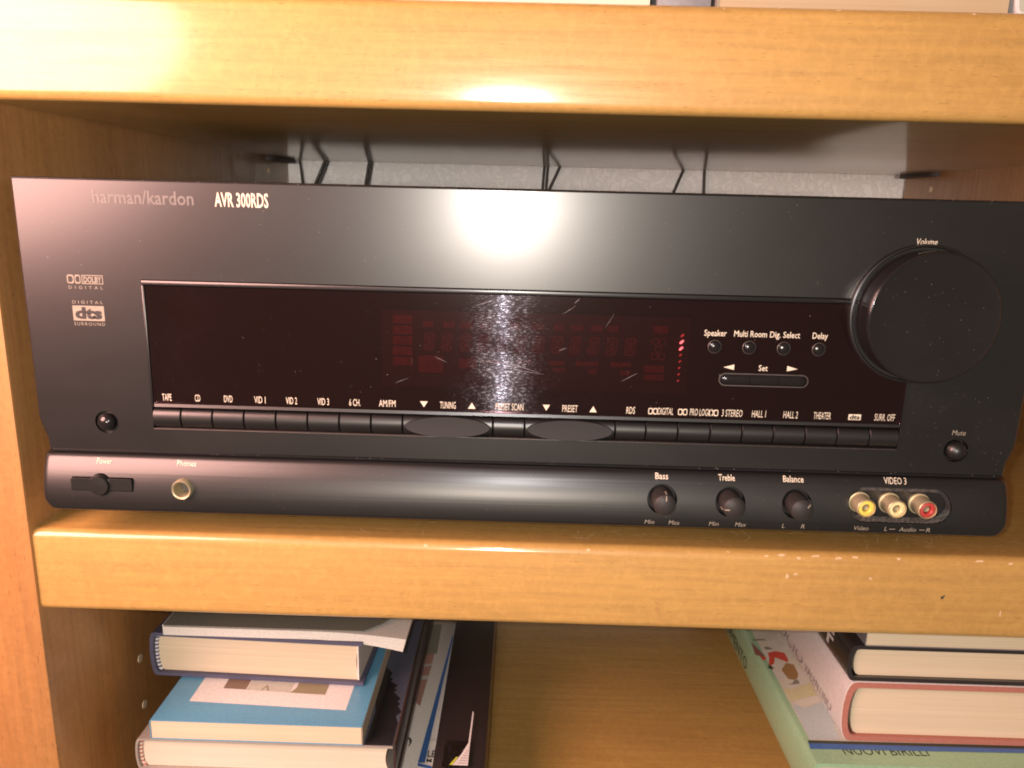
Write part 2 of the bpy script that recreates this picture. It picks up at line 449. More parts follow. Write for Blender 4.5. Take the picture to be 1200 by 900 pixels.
PXL, PXR = -0.232, 0.3595
bookcase = thing('bookcase', 'honey coloured wooden bookcase whose shelves hold the receiver and the books', 'bookcase', (0, 0.2, -0.6))
def shelf(z0, z1):
    bm = box(PXL, PXR, 0.0033, 0.421, z0, z1)
    es = [e for e in bm.edges if all(abs(v.co.y-0.0033) < 1e-5 for v in e.verts) and abs(e.verts[0].co.z-e.verts[1].co.z) < 1e-6]
    bmesh.ops.bevel(bm, geom=es, offset=0.0042, segments=6, profile=0.5, affect='EDGES')
    return obj('shelf', bm, WOOD_X, bookcase, loc=(0, 0.2, z0))
shelf_up = shelf(0.1784, 0.2208)
shelf_mid = shelf(-0.0571, -0.0150)
shelf_low = shelf(-0.2570, -0.2150)
for x0, x1 in ((PXL-0.036, PXL), (PXR, PXR+0.036)):
    obj('side_panel', box(x0, x1, 0.0015, 0.4275, -0.6, 0.75, bevel=0.0015), WOOD_Z, bookcase, loc=((x0+x1)/2, 0.2, -0.6))
def peg_hole(x, y, z, s):
    bm = bmesh.new(); n = 14; ring = []; ring2 = []
    for i in range(n):
        a = 2*math.pi*i/n
        ring.append((x+s*0.0004, y+0.0026*math.cos(a), z+0.0026*math.sin(a))); ring2.append((x-s*0.004, y+0.002*math.cos(a), z+0.002*math.sin(a)))
    add_loft(bm, [ring, ring2]); obj('peg_hole', bm, HOLE, bookcase, loc=(x, y, z))
for z in (-0.2015, -0.1690, -0.1368): peg_hole(PXL, 0.086, z, 1)
peg_hole(PXL, 0.372, 0.1662, 1); peg_hole(PXR, 0.3777, 0.1645, -1)
for x, s in ((PXL, 1), (PXR, -1)):
    bm = bmesh.new(); pts = [(x, 0.366), (x, 0.428)]
    for i in range(13):
        a = math.pi*(1-i/12); pts.insert(1+i, (x+s*0.014*math.sin(a), 0.397-0.031*math.cos(math.pi-a)*-1 if False else 0.397+0.031*math.cos(a)))
    add_prism(bm, pts[1:14], 0.1752, 0.1783, 'z')
    obj('dark_half_disc', bm, DISC_DARK, bookcase, loc=(x, 0.397, 0.176))  # dark half-disc under the shelf at each side panel

# wear on the middle shelf: scratches on top, chips along the front edge, a dark knot mark
bm = bmesh.new()
def scratch(bm, x, y, z, ang, L, wdt, bend):
    p = Vector((x, y)); pts = []
    for i in range(6):
        pts.append(p.copy()); p += Vector((math.cos(ang), math.sin(ang)))*L/5; ang += bend
    for i, (a, b) in enumerate(zip(pts, pts[1:])):
        d = (b-a).normalized(); nrm = Vector((-d.y, d.x))
        w0 = wdt*(0.25 if i == 0 else 1); w1 = wdt*(0.25 if i == 4 else 1)
        flat_poly(bm, [(*(a-nrm*w0), z), (*(b-nrm*w1), z), (*(b+nrm*w1), z), (*(a+nrm*w0), z)])
for c, n in ((0.055, 16), (0.02, 8), (0.20, 20), (0.12, 8), (-0.06, 6), (0.24, 10), (0.17, 8)):
    for i in range(n):
        scratch(bm, c+rnd.gauss(0, 0.014), rnd.uniform(0.010, 0.032), -0.01492, rnd.uniform(0.3, 2.9), rnd.uniform(0.003, 0.011), rnd.uniform(0.00007, 0.00015), rnd.uniform(-0.25, 0.25))
for f in bm.faces:
    f.normal_update()
    if f.normal.z < 0: f.normal_flip()
obj('scratch_marks', bm, SCRATCH, shelf_mid, smooth=0, stuff=True)
bm = bmesh.new()
def chip(bm, x, z, wdt, h, y=0.0032):
    n = 8; pts = []
    for i in range(n):
        a = 2*math.pi*i/n; q = rnd.uniform(0.6, 1.1); pts.append((x+wdt*q*math.cos(a), y, z+h*q*math.sin(a)))
    flat_poly(bm, list(reversed(pts)))
def edge_chip(bm, x, z_top, a, wdt, ht, sgn=-1):
    # lies on the rounded edge, a = angle from the front face
    r = 0.0042 + 0.00008
    for i in range(1):
        pts = []
        for k in range(8):
            t = 2*math.pi*k/8; q = rnd.uniform(0.25, 0.8)
            aa = a + ht*q*math.sin(t)
            pts.append((x+wdt*q*math.cos(t), 0.0033+0.0042-r*math.cos(aa), z_top-0.0042+r*math.sin(aa)))
        f = bm.faces.new([bm.verts.new(p) for p in pts]); f.normal_update()
        if f.normal.y > 0: f.normal_flip()
for x, wd in ((0.123, 0.003), (0.131, 0.0022), (0.139, 0.0042), (0.150, 0.0036), (0.157, 0.003), (0.116, 0.002), (0.178, 0.0022), (0.215, 0.0035), (0.230, 0.0020), (0.098, 0.0018), (-0.045, 0.002), (0.032, 0.0022), (0.248, 0.003)):
    edge_chip(bm, x, -0.0150, rnd.uniform(0.4, 0.9), wd, 0.25)
for x, wd in ((0.052, 0.0022), (0.098, 0.0030), (0.121, 0.0026), (0.175, 0.0020), (0.075, 0.0012)):
    edge_chip(bm, x, 0.2208, rnd.uniform(0.7, 1.1), wd, 0.2)
for x, z, wd, h in ((0.1262, -0.0270, 0.0010, 0.0018), (0.1655, -0.0268, 0.0008, 0.0010), (0.2291, -0.0433, 0.0005, 0.0020), (0.1300, -0.0255, 0.0012, 0.0007)):
    chip(bm, x, z, wd, h)
obj('edge_chips', bm, SCUFF, shelf_mid, smooth=0, stuff=True)
bm = bmesh.new(); chip(bm, 0.2004, -0.0353, 0.0008, 0.0010); chip(bm, 0.2012, -0.0346, 0.0005, 0.0005)
obj('dark_nick', bm, INK, shelf_mid, smooth=0)
bm = bmesh.new()
for a in range(3): chip(bm, 0.066+rnd.uniform(-.001, .001), -0.0430-0.003*a, 0.0018-0.0004*a, 0.0014, 0.0032-0.00004*a)
obj('wood_knot', bm, plain('knot_wood', (0.44, 0.25, 0.08), 0.5), shelf_mid, smooth=0)

# ================================================================== RECEIVER
rc = thing('av_receiver', 'black home cinema receiver with red tinted display window and large volume knob', 'receiver', (0, 0.18, -0.015))
obj('chassis', box(-0.214, 0.214, 0.0105, 0.385, 0.003, 0.1455, bevel=0.001), CASE, rc)
for x in (-0.17, 0.17):
    for y in (0.06, 0.33): 
        bm = bmesh.new(); rings = [[(x+r*math.cos(2*math.pi*i/20), y+r*math.sin(2*math.pi*i/20), z) for i in range(20)] for r, z in ((0.016, -0.0150), (0.018, -0.006), (0.018, 0.0035))]
        add_loft(bm, rings); obj('foot', bm, CASE, rc)

# upper front panel
out = [(-0.22, 0.1474), (-0.22, 0.0420), (-0.2193, 0.0390), (-0.2172, 0.0330), (-0.2168, 0.0264),
       (0.2168, 0.0264), (0.2172, 0.0330), (0.2193, 0.0390), (0.22, 0.0420), (0.22, 0.1474)]
bm = bmesh.new()
def inset(pts, d):
    cx = 0.0; cz = 0.0869
    return [(x-math.copysign(d, x-cx), z-math.copysign(d, z-cz)) for x, z in pts]
rings = [[(x, 0.012, z) for x, z in out], [(x, 0.0012, z) for x, z in out], [(x, 0.0004, z) for x, z in inset(out, 0.0003)], [(x, 0.0, z) for x, z in inset(out, 0.0010)]]
add_loft(bm, rings)
fp = obj('front_panel', bm, SATIN, rc, loc=(0, 0, 0.0869))
cuts = [box(-0.1677-0, 0.1672, -0.01, 0.02, 0.0383, 0.1053)]
for o_ in cuts: bmesh.ops.translate(o_, verts=o_.verts, vec=(0, 0, 0))
cuts.append(lathe(0.1935, 0.0385, [(0.0052, 0.002), (0.0056, -0.001)], 32))
cuts.append(lathe(-0.1890, 0.0405, [(0.0050, 0.0016), (0.0054, -0.001)], 32))
boolean_cut(fp, cuts, 8)

# lower front panel, bulging forward
RB, ZC = 0.040, 0.005
def bulge(z): return -0.0067 + (RB - math.sqrt(RB*RB-(z-ZC)**2))
def half_w(z):
    base = 0.2192 if z > 0.006 else 0.2192 - 0.0036*((0.006-z)/0.006)**1.8
    if z > 0.0235: base -= 0.0003*((z-0.0235)/0.002)
    return base
bm = bmesh.new(); rings = []
zs = [0.0, 0.0003, 0.001, 0.002, 0.003, 0.0045, 0.006] + [0.0075+0.0015*i for i in range(11)] + [0.0238, 0.0248, 0.0253, 0.0255]
for z in zs:
    y = bulge(z); 
    if z > 0.0247: y += {0.0248: 0.0002, 0.0253: 0.0008, 0.0255: 0.0016}[z]
    if z < 0.0009: y += 0.0010 if z == 0.0 else 0.0004
    hw = half_w(z); r = 0.004; pts = [(-hw, 0.010, z)]
    for i in range(7):
        a = math.pi/2*i/6; pts.append((-hw+r-r*math.cos(a), y+r-r*math.sin(a), z))
    for i in range(7):
        a = math.pi/2*(1-i/6); pts.append((hw-r+r*math.cos(a), y+r-r*math.sin(a), z))
    pts.append((hw, 0.010, z)); rings.append(pts)
add_loft(bm, rings)
lp = obj('lower_panel', bm, SATIN2, rc, loc=(0, -0.006, 0.0128))
TONE = [(0.0629, 0.0135, 'Bass'), (0.0935, 0.0131, 'Treble'), (0.1233, 0.0130, 'Balance')]
cuts = [prism(stadium(0.1462, 0.1925, 0.0056, 0.0212), -0.0028, -0.03)]
for x, z, _ in TONE: cuts.append(lathe(x, z, [(0.0066, -0.0012), (0.0072, -0.02)], 40))
cuts.append(lathe(-0.1536, 0.0120, [(0.0040, 0.004), (0.0040, -0.02)], 32))
cuts.append(prism(roundrect(-0.2046, -0.1762, 0.0098, 0.0160, 0.0008), -0.0036, -0.03))
cuts.append(lathe(-0.1914, 0.0127, [(0.0050, -0.0036), (0.0054, -0.03)], 32))
boolean_cut(lp, cuts)
obj('panel_seam', box(-0.2160, 0.2160, 0.0022, 0.0095, 0.0254, 0.0265), DARK, rc)

# window: inner tray, display glass, segments, smoked pane, frame strips
obj('window_tray', box(-0.1676, 0.1671, 0.0095, 0.0115, 0.0384, 0.1052), DARK, rc)
dg = obj('display_glass', box(-0.0645, 0.0720, 0.0042, 0.0072, 0.0600, 0.0945), VFD_BACK, rc)
YS = 0.0040
def seg(p, q, w_):
    p = Vector(p); q = Vector(q); d = (q-p).normalized(); n = Vector((-d.y, d.x))*w_
    return [tuple(p), tuple(p+d*w_+n), tuple(q-d*w_+n), tuple(q), tuple(q-d*w_-n), tuple(p+d*w_-n)]
def digit_polys(w_=0.0042, h=0.0074):
    g = 0.0003; t = 0.00028; x0, x1, z0, z1, xm, zm = -w_/2, w_/2, -h/2, h/2, 0, 0
    S = [((x0, z1), (x1, z1)), ((x0, z0), (x1, z0)), ((x0, zm), (xm, zm)), ((xm, zm), (x1, zm)),
         ((x0, zm), (x0, z1)), ((x1, zm), (x1, z1)), ((x0, z0), (x0, zm)), ((x1, z0), (x1, zm)),
         ((xm, zm), (xm, z1)), ((xm, z0), (xm, zm)), ((x0+g, z1-g), (xm-g, zm+g)), ((x1-g, z1-g), (xm+g, zm+g)),
         ((x0+g, z0+g), (xm-g, zm-g)), ((x1-g, z0+g), (xm+g, zm-g))]
    out = []
    for a, b in S:
        a = Vector(a); b = Vector(b); d = (b-a).normalized()*0.0002
        out.append(seg(a+d, b-d, t))
    return out
dm = None
for i in range(12):
    x = -0.0433 + 0.0081*i
    if dm is None:
        bm = bmesh.new()
        for p in digit_polys(): flat_poly(bm, [(u + v*0.10, 0, v) for u, v in p])
        for f in bm.faces:
            f.normal_update()
            if f.normal.y > 0: f.normal_flip()
        dm = bpy.data.meshes.new('display_digit'); bm.to_mesh(dm); bm.free(); dm.materials.append(VFD_SEG)
    link_mesh('display_digit', dm, dg, (x, YS, 0.0808))
bm = bmesh.new()
def leg(x0, x1, z0, z1): flat_poly(bm, [(x0, YS, z0), (x1, YS, z0), (x1, YS, z1), (x0, YS, z1)])
for i in range(5): leg(-0.0595, -0.0508, 0.0885-0.0047*i, 0.0923-0.0047*i)
for i, x in enumerate((-0.0440, -0.0350, -0.0275, -0.019, -0.006, 0.004, 0.0135, 0.0215, 0.030, 0.0375)):
    leg(x-0.002, x+0.0026+0.0004*(i % 3), 0.0872, 0.0900)
leg(-0.0480, -0.0370, 0.0668, 0.0745); leg(0.010, 0.017, 0.0715, 0.0735); leg(0.012, 0.0175, 0.0685, 0.0705)
leg(0.022, 0.032, 0.0717, 0.0737); leg(0.028, 0.0315, 0.0683, 0.0703); leg(0.0375, 0.0465, 0.0717, 0.0737); leg(0.042, 0.0465, 0.0680, 0.0702)
leg(0.0525, 0.0615, 0.0660, 0.0686); leg(0.0525, 0.0615, 0.0694, 0.0728); leg(0.0555, 0.0620, 0.0872, 0.0904)
leg(-0.004, 0.003, 0.0715, 0.0735); leg(-0.02, -0.012, 0.0715, 0.0735); leg(-0.03, -0.022, 0.0690, 0.0735)
for f in bm.faces:
    f.normal_update()
    if f.normal.y > 0: f.normal_flip()
obj('display_legends', bm, VFD_LEG, dg, smooth=0, stuff=True)
bm = bmesh.new()
for cx, cz in ((0.0567, 0.0835), (0.0600, 0.0835), (0.0583, 0.0800), (0.0567, 0.0768), (0.0600, 0.0768)):
    n = 16
    ring_faces(bm, [(cx+0.0017*math.cos(2*math.pi*i/n), cz+0.0017*math.sin(2*math.pi*i/n)) for i in range(n)],
               [(cx+0.0012*math.cos(2*math.pi*i/n), cz+0.0012*math.sin(2*math.pi*i/n)) for i in range(n)], YS)
obj('display_ring_symbols', bm, VFD_SEG, dg, smooth=0)
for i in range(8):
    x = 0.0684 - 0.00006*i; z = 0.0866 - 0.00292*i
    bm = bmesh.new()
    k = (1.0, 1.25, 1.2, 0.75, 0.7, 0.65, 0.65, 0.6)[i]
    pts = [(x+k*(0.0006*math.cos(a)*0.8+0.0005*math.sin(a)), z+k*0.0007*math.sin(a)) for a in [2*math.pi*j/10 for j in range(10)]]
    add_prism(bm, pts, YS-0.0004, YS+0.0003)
    obj('glint_spot', bm, GLINT_HI if i in (1, 2) else GLINT_LO, dg, label='brighter red spot imitating a flash glint' if i in (1, 2) else None)
# pane
bm = box(-0.1664, 0.1668, -0.0004, 0.0012, 0.0502, 0.1027)
pane = obj('display_window', bm, PANE, rc, loc=(0, 0, 0.0765), smooth=0, label='smoked red window with wiping scratches')
# frame strips round the pane
fr = bmesh.new()
def strip(bm, pts, y0s):   # profile swept along x
    pass
add_box(fr, -0.1676, 0.1671, -0.0010, 0.006, 0.1030, 0.1050, bevel=0.00035)
add_box(fr, -0.1676, -0.16655, -0.0010, 0.006, 0.0485, 0.1029, bevel=0.0003)
add_box(fr, 0.16695, 0.1671, -0.0010, 0.006, 0.0485, 0.1029, bevel=0.00005)
obj('window_frame', fr, SATIN, rc)
bm = bmesh.new()
prof = [(0.006, 0.0481), (0.0002, 0.0481), (-0.0008, 0.0486), (-0.0004, 0.0499), (0.0000, 0.0501), (0.006, 0.0501)]
add_loft(bm, [[(x, y, z) for y, z in prof] for x in (-0.1664, 0.1668)])
obj('window_sill_strip', bm, SATIN2, rc)
# hair scratches cut in the pane
bm = bmesh.new()
def hair(x0, z0, x1, z1, w_, sag=0.0):
    n = 8; P = []
    for i in range(n+1):
        t = i/n; P.append(Vector((x0+(x1-x0)*t, z0+(z1-z0)*t + sag*math.sin(math.pi*t))))
    for i, (a, b) in enumerate(zip(P, P[1:])):
        d = (b-a).normalized(); nn = Vector((-d.y, d.x)); wa = 0.55*w_*(0.3+math.sin(math.pi*(i)/n)); wb = 0.55*w_*(0.3+math.sin(math.pi*(i+1)/n))
        f = bm.faces.new([bm.verts.new((q.x, -0.00046, q.y)) for q in (a-nn*wa, b-nn*wb, b+nn*wb, a+nn*wa)]); f.normal_update()
        if f.normal.y > 0: f.normal_flip()
hair(-0.0230, 0.0976, -0.0140, 0.1010, 0.00012); hair(-0.0215, 0.0733, 0.0060, 0.0690, 0.00014, 0.0012); hair(-0.0060, 0.0700, 0.0080, 0.0683, 0.0001)
hair(-0.0405, 0.0750, -0.0350, 0.0725, 0.00009); hair(0.0200, 0.1000, 0.0222, 0.1020, 0.00012); hair(0.0150, 0.0950, 0.0200, 0.0985, 0.00008)
hair(0.0140, 0.0790, 0.0175, 0.0805, 0.00012); hair(0.0420, 0.0660, 0.0490, 0.0700, 0.00012); hair(0.0340, 0.0900, 0.0375, 0.0960, 0.00006)
hair(-0.012, 0.0835, -0.004, 0.0843, 0.00008); hair(-0.058, 0.0625, -0.052, 0.0650, 0.00008)
obj('hair_scratches', bm, plain('acrylic_scratch', (0.22, 0.19, 0.20), 0.4), pane, smooth=0, stuff=True)

# button row
YP = -0.00055
def row_button(bm, x0, x1, z0=0.0387, z1=0.0477):
    n = 10; rings = []
    for x, k in ((x0, 0.0), (x0+0.00035, 0.0005), (x1-0.00035, 0.0005), (x1, 0.0)):
        pts = [(x, 0.0085, z0)]
        for i in range(n+1):
            a = math.pi*i/n; zc = (z0+z1)/2; h = (z1-z0)/2
            pts.append((x, 0.0028 - 0.0036*math.sin(a)**0.8 - k, zc - h*math.cos(a)))
        pts.append((x, 0.0085, z1)); rings.append(pts)
    return add_loft(bm, rings)
bx = [-0.1676, -0.1547, -0.1405, -0.1262, -0.1118, -0.0975, -0.0832, -0.0689, -0.0547]
cells = list(zip(bx, bx[1:])) + [(-0.0141, 0.0001)] + [(0.0406, 0.0543), (0.0543, 0.0686), (0.0686, 0.0830), (0.0830, 0.0972), (0.0972, 0.1112), (0.1112, 0.1254), (0.1254, 0.1396), (0.1396, 0.1540), (0.1540, 0.1671)]
for a, b in cells:
    obj('selector_button', row_button(bmesh.new(), a+0.00016, b-0.00016), SATIN2, rc, loc=((a+b)/2, 0.0, 0.0432))
for a, b in ((-0.0547, -0.0141), (0.0001, 0.0406)):
    rb = obj('rocker_button', row_button(bmesh.new(), a+0.00016, b-0.00016), SATIN2, rc, loc=((a+b)/2, 0.0, 0.0432))
    cx = (a+b)/2; n = 48; bm = bmesh.new(); rings = []
    for kr, dy in ((1.0, 0.0022), (1.0, -0.0002), (0.985, -0.0005), (0.5, -0.00035), (0.02, -0.0003)):
        pts = []
        for i in range(n):
            t = 2*math.pi*i/n; zz = 0.00445*kr*math.sin(t)
            pts.append((cx+0.0191*kr*math.cos(t), -0.0017 + dy + zz*0.17, 0.0432+zz))
        rings.append(pts)
    add_loft(bm, rings)
    obj('thumb_pad', bm, PAD, rb)

obj('row_lip', box(-0.1674, 0.1670, -0.0006, 0.004, 0.03795, 0.03835, bevel=0.00015), EDGE, rc)  # paler strip put in for the highlight along the gap edge
# small round buttons and the three-part set key
for x in (0.0818, 0.0968, 0.1118, 0.1270):
    z = 0.0828
    b_ = obj('round_button', lathe(x, z, [(0.0023, 0.001), (0.0023, -0.0010), (0.0021, -0.0014), (0.0012, -0.0017), (0.0003, -0.0018)], 28), GLOSSY_BLACK, rc, loc=(x, 0, z))
    obj('button_rim', lathe(x, z, [(0.0029, -0.0003), (0.0030, -0.0007), (0.0027, -0.0009), (0.0025, -0.0004)], 28, False, False), EDGE, b_)
pill = bmesh.new()
ring_faces(pill, stadium(0.0847, 0.1240, 0.0655, 0.0713), stadium(0.0852, 0.1235, 0.0660, 0.0708), -0.0010)
a_ = stadium(0.0847, 0.1240, 0.0655, 0.0713); 
add_loft(pill, [[(x, -0.0003, z) for x, z in a_], [(x, -0.0010, z) for x, z in a_]], cap=False)
sf = obj('set_key_frame', pill, EDGE, rc)
xs_ = [0.0854, 0.0982, 0.1108, 0.1233]
for i in range(3):
    bm = bmesh.new(); n = 8; x0, x1 = xs_[i]+0.0001, xs_[i+1]-0.0001; rings = []
    for x in [x0+(x1-x0)*k/8 for k in range(9)]:
        hz = 0.0023
        if i == 0: hz = 0.0023*math.sqrt(max(0.08, 1-max(0, (x0+0.0023-x)/0.0023)**2))
        if i == 2: hz = 0.0023*math.sqrt(max(0.08, 1-max(0, (x-x1+0.0023)/0.0023)**2))
        pts = [(x, 0.0005, 0.0684-hz)] + [(x, -0.0006-0.0010*math.sin(math.pi*k/n)*(hz/0.0023), 0.0684-hz*math.cos(math.pi*k/n)) for k in range(n+1)] + [(x, 0.0005, 0.0684+hz)]
        rings.append(pts)
    add_loft(bm, rings); obj('set_key', bm, GLOSSY_BLACK, sf, loc=((x0+x1)/2, 0, 0.0684))

# volume knob
VX, VZ = 0.1678, 0.0991
kc = obj('knob_collar', lathe(VX, VZ, [(0.0300, 0.003), (0.0300, -0.0012), (0.0297, -0.0019), (0.0291, -0.0022), (0.0286, -0.0019), (0.0284, -0.0008), (0.0, -0.0008)][:-1] + [(0.002, -0.0008)], 96), SATIN2, rc, loc=(VX, 0, VZ))
vk = obj('volume_knob', lathe(VX, VZ, [(0.0266, -0.0007), (0.0274, -0.0012), (0.0275, -0.0125), (0.0273, -0.0133), (0.0269, -0.0139), (0.0264, -0.0141)], 128, cap_front=False), GLOSSY_BLACK, rc, loc=(VX, 0, VZ))
obj('knob_face', lathe(VX, VZ, [(0.02645, -0.0141), (0.0255, -0.0140), (0.0150, -0.01385), (0.004, -0.0138)], 128, cap_back=False), KNOB_FACE, vk)

# mute button, standby dome
def dome(name, x, z, r, y0, h, m):
    return obj(name, lathe(x, z, [(r, y0), (r, y0-h*0.3)] + [(r*math.cos(a), y0-h*0.3-h*0.7*math.sin(a)) for a in (0.35, 0.7, 1.05, 1.4)], 32), m, rc, loc=(x, y0, z))
dome('mute_button', 0.1935, 0.0385, 0.0044, 0.0012, 0.0050, SATIN2)
dome('standby_light', -0.1890, 0.0405, 0.0040, 0.0012, 0.0040, GLOSSY_BLACK)

# tone knobs with pointer ridges
for (x, z, nm), ang in zip(TONE, (86, 190, 45)):
    prof = [(0.0050, -0.0015), (0.0051, -0.0100), (0.0050, -0.0122)] + [(0.0050*math.cos(a), -0.0125-0.0020*math.sin(a)) for a in (0.3, 0.6, 0.9, 1.2, 1.45)]
    k = obj('tone_knob', lathe(x, z, prof, 40), TONE_BLACK, rc, loc=(x, -0.006, z))
    a = R(ang); bm = bmesh.new(); d = Vector((math.cos(a), 0, math.sin(a))); c = Vector((x, 0, z)); s = Vector((-math.sin(a), 0, math.cos(a)))*0.00025
    pr = [(0.0024, -0.0144), (0.0038, -0.0140), (0.0046, -0.0132), (0.0051, -0.0122), (0.0053, -0.0095), (0.0046, -0.0095), (0.0028, -0.0125)]
    add_loft(bm, [[tuple(c + d*r_ + Vector((0, y, 0)) + q) for r_, y in pr] for q in (-s, s)])
    obj('pointer_ridge', bm, PRINT_DIM, k)

# power button: bar with a round boss
pb = obj('power_button', prism(roundrect(-0.2042, -0.1766, 0.0102, 0.0156, 0.0006), -0.0030, -0.0068), SATIN2, rc, loc=(-0.191, -0.006, 0.0128))
obj('button_boss', lathe(-0.1914, 0.0127, [(0.0047, -0.003), (0.0047, -0.0074), (0.0043, -0.0080), (0.001, -0.0082)], 36), SATIN2, pb)

# headphone socket
hs = obj('headphone_socket', lathe(-0.1536, 0.0120, [(0.0039, 0.003), (0.0046, -0.0055), (0.0046, -0.0078), (0.0042, -0.0086), (0.0036, -0.0082), (0.0032, -0.0050), (0.0031, 0.003)], 40, False, False), GOLD, rc, loc=(-0.1536, -0.006, 0.012))
obj('socket_hole', lathe(-0.1536, 0.0120, [(0.0034, 0.0030), (0.0032, -0.002), (0.0018, -0.0022)], 24), plain('socket_grey', (0.10, 0.09, 0.08), 0.5), hs)

# recessed phono sockets
bm = bmesh.new()
st = stadium(0.1464, 0.1923, 0.0058, 0.0210)
outer = stadium(0.1464, 0.1923, 0.0058, 0.0210); inner = stadium(0.1478, 0.1909, 0.0074, 0.0196)
add_loft(bm, [[(x, bulge(max(0, min(0.025, z)))+0.0006, z) for x, z in outer], [(x, -0.0032, z) for x, z in inner]], cap=False)
for f in bm.faces:
    f.normal_update()
    if f.normal.y > 0: f.normal_flip()
obj('socket_recess_lip', bm, SLOT, rc)
for x, m, c in ((0.1520, RCA_Y, 'yellow'), (0.1655, RCA_W, 'cream white'), (0.1789, RCA_R, 'red')):
    z = 0.0141
    j = obj('phono_socket', lathe(x, z, [(0.0048, -0.0026), (0.0048, -0.0038), (0.0042, -0.0040), (0.0041, -0.0112), (0.0038, -0.0116), (0.0036, -0.0112), (0.0035, -0.0090)], 40, False, True), GOLD, rc, loc=(x, -0.005, z), label='gold phono socket with %s insert' % c)
    obj('socket_insert', lathe(x, z, [(0.0035, -0.0088), (0.0034, -0.0110), (0.0022, -0.0113), (0.0018, -0.0108), (0.0017, -0.0060)], 36, False, False), m, j)
    obj('socket_pin', lathe(x, z, [(0.0017, -0.0080), (0.0015, -0.0095), (0.0004, -0.0092)], 20), GOLD_DULL, j)

# ---- printing on the receiver
Y0 = -0.00012
lb = lambda *a, **k: front_text(*a, parent=fp, **k)
lb('AVR 300RDS', -0.1222, 0.1370, 0.0056, 0.0228, Y0, bold=0.02)
lb('harman/kardon', -0.1640, 0.1372, 0.0054, 0.0430, Y0, m=PRINT_FAINT, bold=0.012)
lb('Volume', 0.1672, 0.1287, 0.0025, 0.0088, Y0, m=PRINT, shear=0.12)
lb('Mute', 0.1936, 0.0457, 0.0023, 0.0060, Y0, m=PRINT_DIM, shear=0.12)
# surround logos, left
bm = bmesh.new()
d_block(bm, -0.2001, -0.1971, 0.1028, 0.1066, Y0); d_block(bm, -0.1967, -0.1942, 0.1028, 0.1066, Y0, True)
frame_rect(bm, -0.1937, -0.1844, 0.1027, 0.1066, 0.00035, Y0)
obj('printed_logo', bm, PRINT_DIM, fp, smooth=0)
lb('DOLBY', -0.1890, 0.1034, 0.0024, 0.0078, Y0, m=PRINT_DIM, bold=0.03)
lb('DIGITAL', -0.1922, 0.1005, 0.0013, 0.0150, Y0, m=PRINT_DIM, spacing=1.9)
front_polys('printed_logo', [[(-0.1990, 0.0866), (-0.1852, 0.0866), (-0.1852, 0.0932), (-0.1990, 0.0932)]], Y0, PRINT_DIM, fp)
lettering('printed_label', 'dts', (-0.1921, Y0-0.00008, 0.0877), EXF, EZF, 0.0046, 0.0120, CASE, fp, bold=0.05)
lb('DIGITAL', -0.1921, 0.0941, 0.0013, 0.0134, Y0, m=PRINT_DIM, spacing=1.6)
lb('SURROUND', -0.1921, 0.0845, 0.0014, 0.0136, Y0, m=PRINT_DIM, spacing=1.3)
# row of selector names on the pane
pl = lambda s, x, wd, **k: front_text(s, x, 0.0515, 0.0031, wd, YP, pane, bold=0.0, **k)
for s, x, wd in (('TAPE', -0.1604, 0.0042), ('CD', -0.1466, 0.0024), ('DVD', -0.1328, 0.0038), ('VID 1', -0.1186, 0.0050), ('VID 2', -0.1044, 0.0050), ('VID 3', -0.0902, 0.0052),
                 ('6 CH.', -0.0760, 0.0050), ('AM/FM', -0.0615, 0.0074), ('TUNING', -0.0344, 0.0070), ('PRESET SCAN', -0.0069, 0.0124), ('PRESET', 0.0201, 0.0068), ('RDS', 0.0471, 0.0038)):
    pl(s, x, wd)
for s, x, wd in (('DIGITAL', 0.0626, 0.0068), ('PRO LOGIC', 0.0783, 0.0098), ('3 STEREO', 0.0921, 0.0092), ('HALL 1', 0.1040, 0.0062), ('HALL 2', 0.1180, 0.0064), ('THEATER', 0.1320, 0.0076), ('SURR. OFF', 0.1596, 0.0090)):
    pl(s, x, wd, shear=0.06)
bm = bmesh.new()
for x in (0.0549, 0.0681, 0.0818):
    d_block(bm, x, x+0.0020, 0.0515, 0.0544, YP); d_block(bm, x+0.00215, x+0.00415, 0.0515, 0.0544, YP, True)
obj('printed_logo', bm, PRINT, pane, smooth=0)
front_polys('printed_logo', [[(0.1436, 0.0515), (0.1491, 0.0515), (0.1491, 0.0541), (0.1436, 0.0541)]], YP, PRINT, pane)
lettering('printed_label', 'dts', (0.14635, YP-0.00008, 0.0519), EXF, EZF, 0.0018, 0.0046, CASE, pane, bold=0.04)
tri = [[(-0.0468, 0.0545), (-0.0434, 0.0545), (-0.0451, 0.0518)], [(-0.0254, 0.0517), (-0.0220, 0.0517), (-0.0237, 0.0545)],
       [(0.0079, 0.0545), (0.0111, 0.0545), (0.0095, 0.0518)], [(0.0288, 0.0517), (0.0320, 0.0517), (0.0304, 0.0545)],
       [(0.0864, 0.0738), (0.0911, 0.0751), (0.0911, 0.0727)], [(0.1188, 0.0738), (0.1142, 0.0751), (0.1142, 0.0727)]]
for t_ in tri: front_polys('printed_arrow', [t_], YP, PRINT, pane)
for s, x, wd in (('Speaker', 0.0817, 0.0097), ('Multi Room', 0.0969, 0.0142), ('Dig. Select', 0.1118, 0.0130), ('Delay', 0.1270, 0.0066)):
    front_text(s, x, 0.0875, 0.0026, wd, YP, pane, bold=0.010)
front_text('Set', 0.1038, 0.0726, 0.0025, 0.0040, YP, pane, bold=0.010)
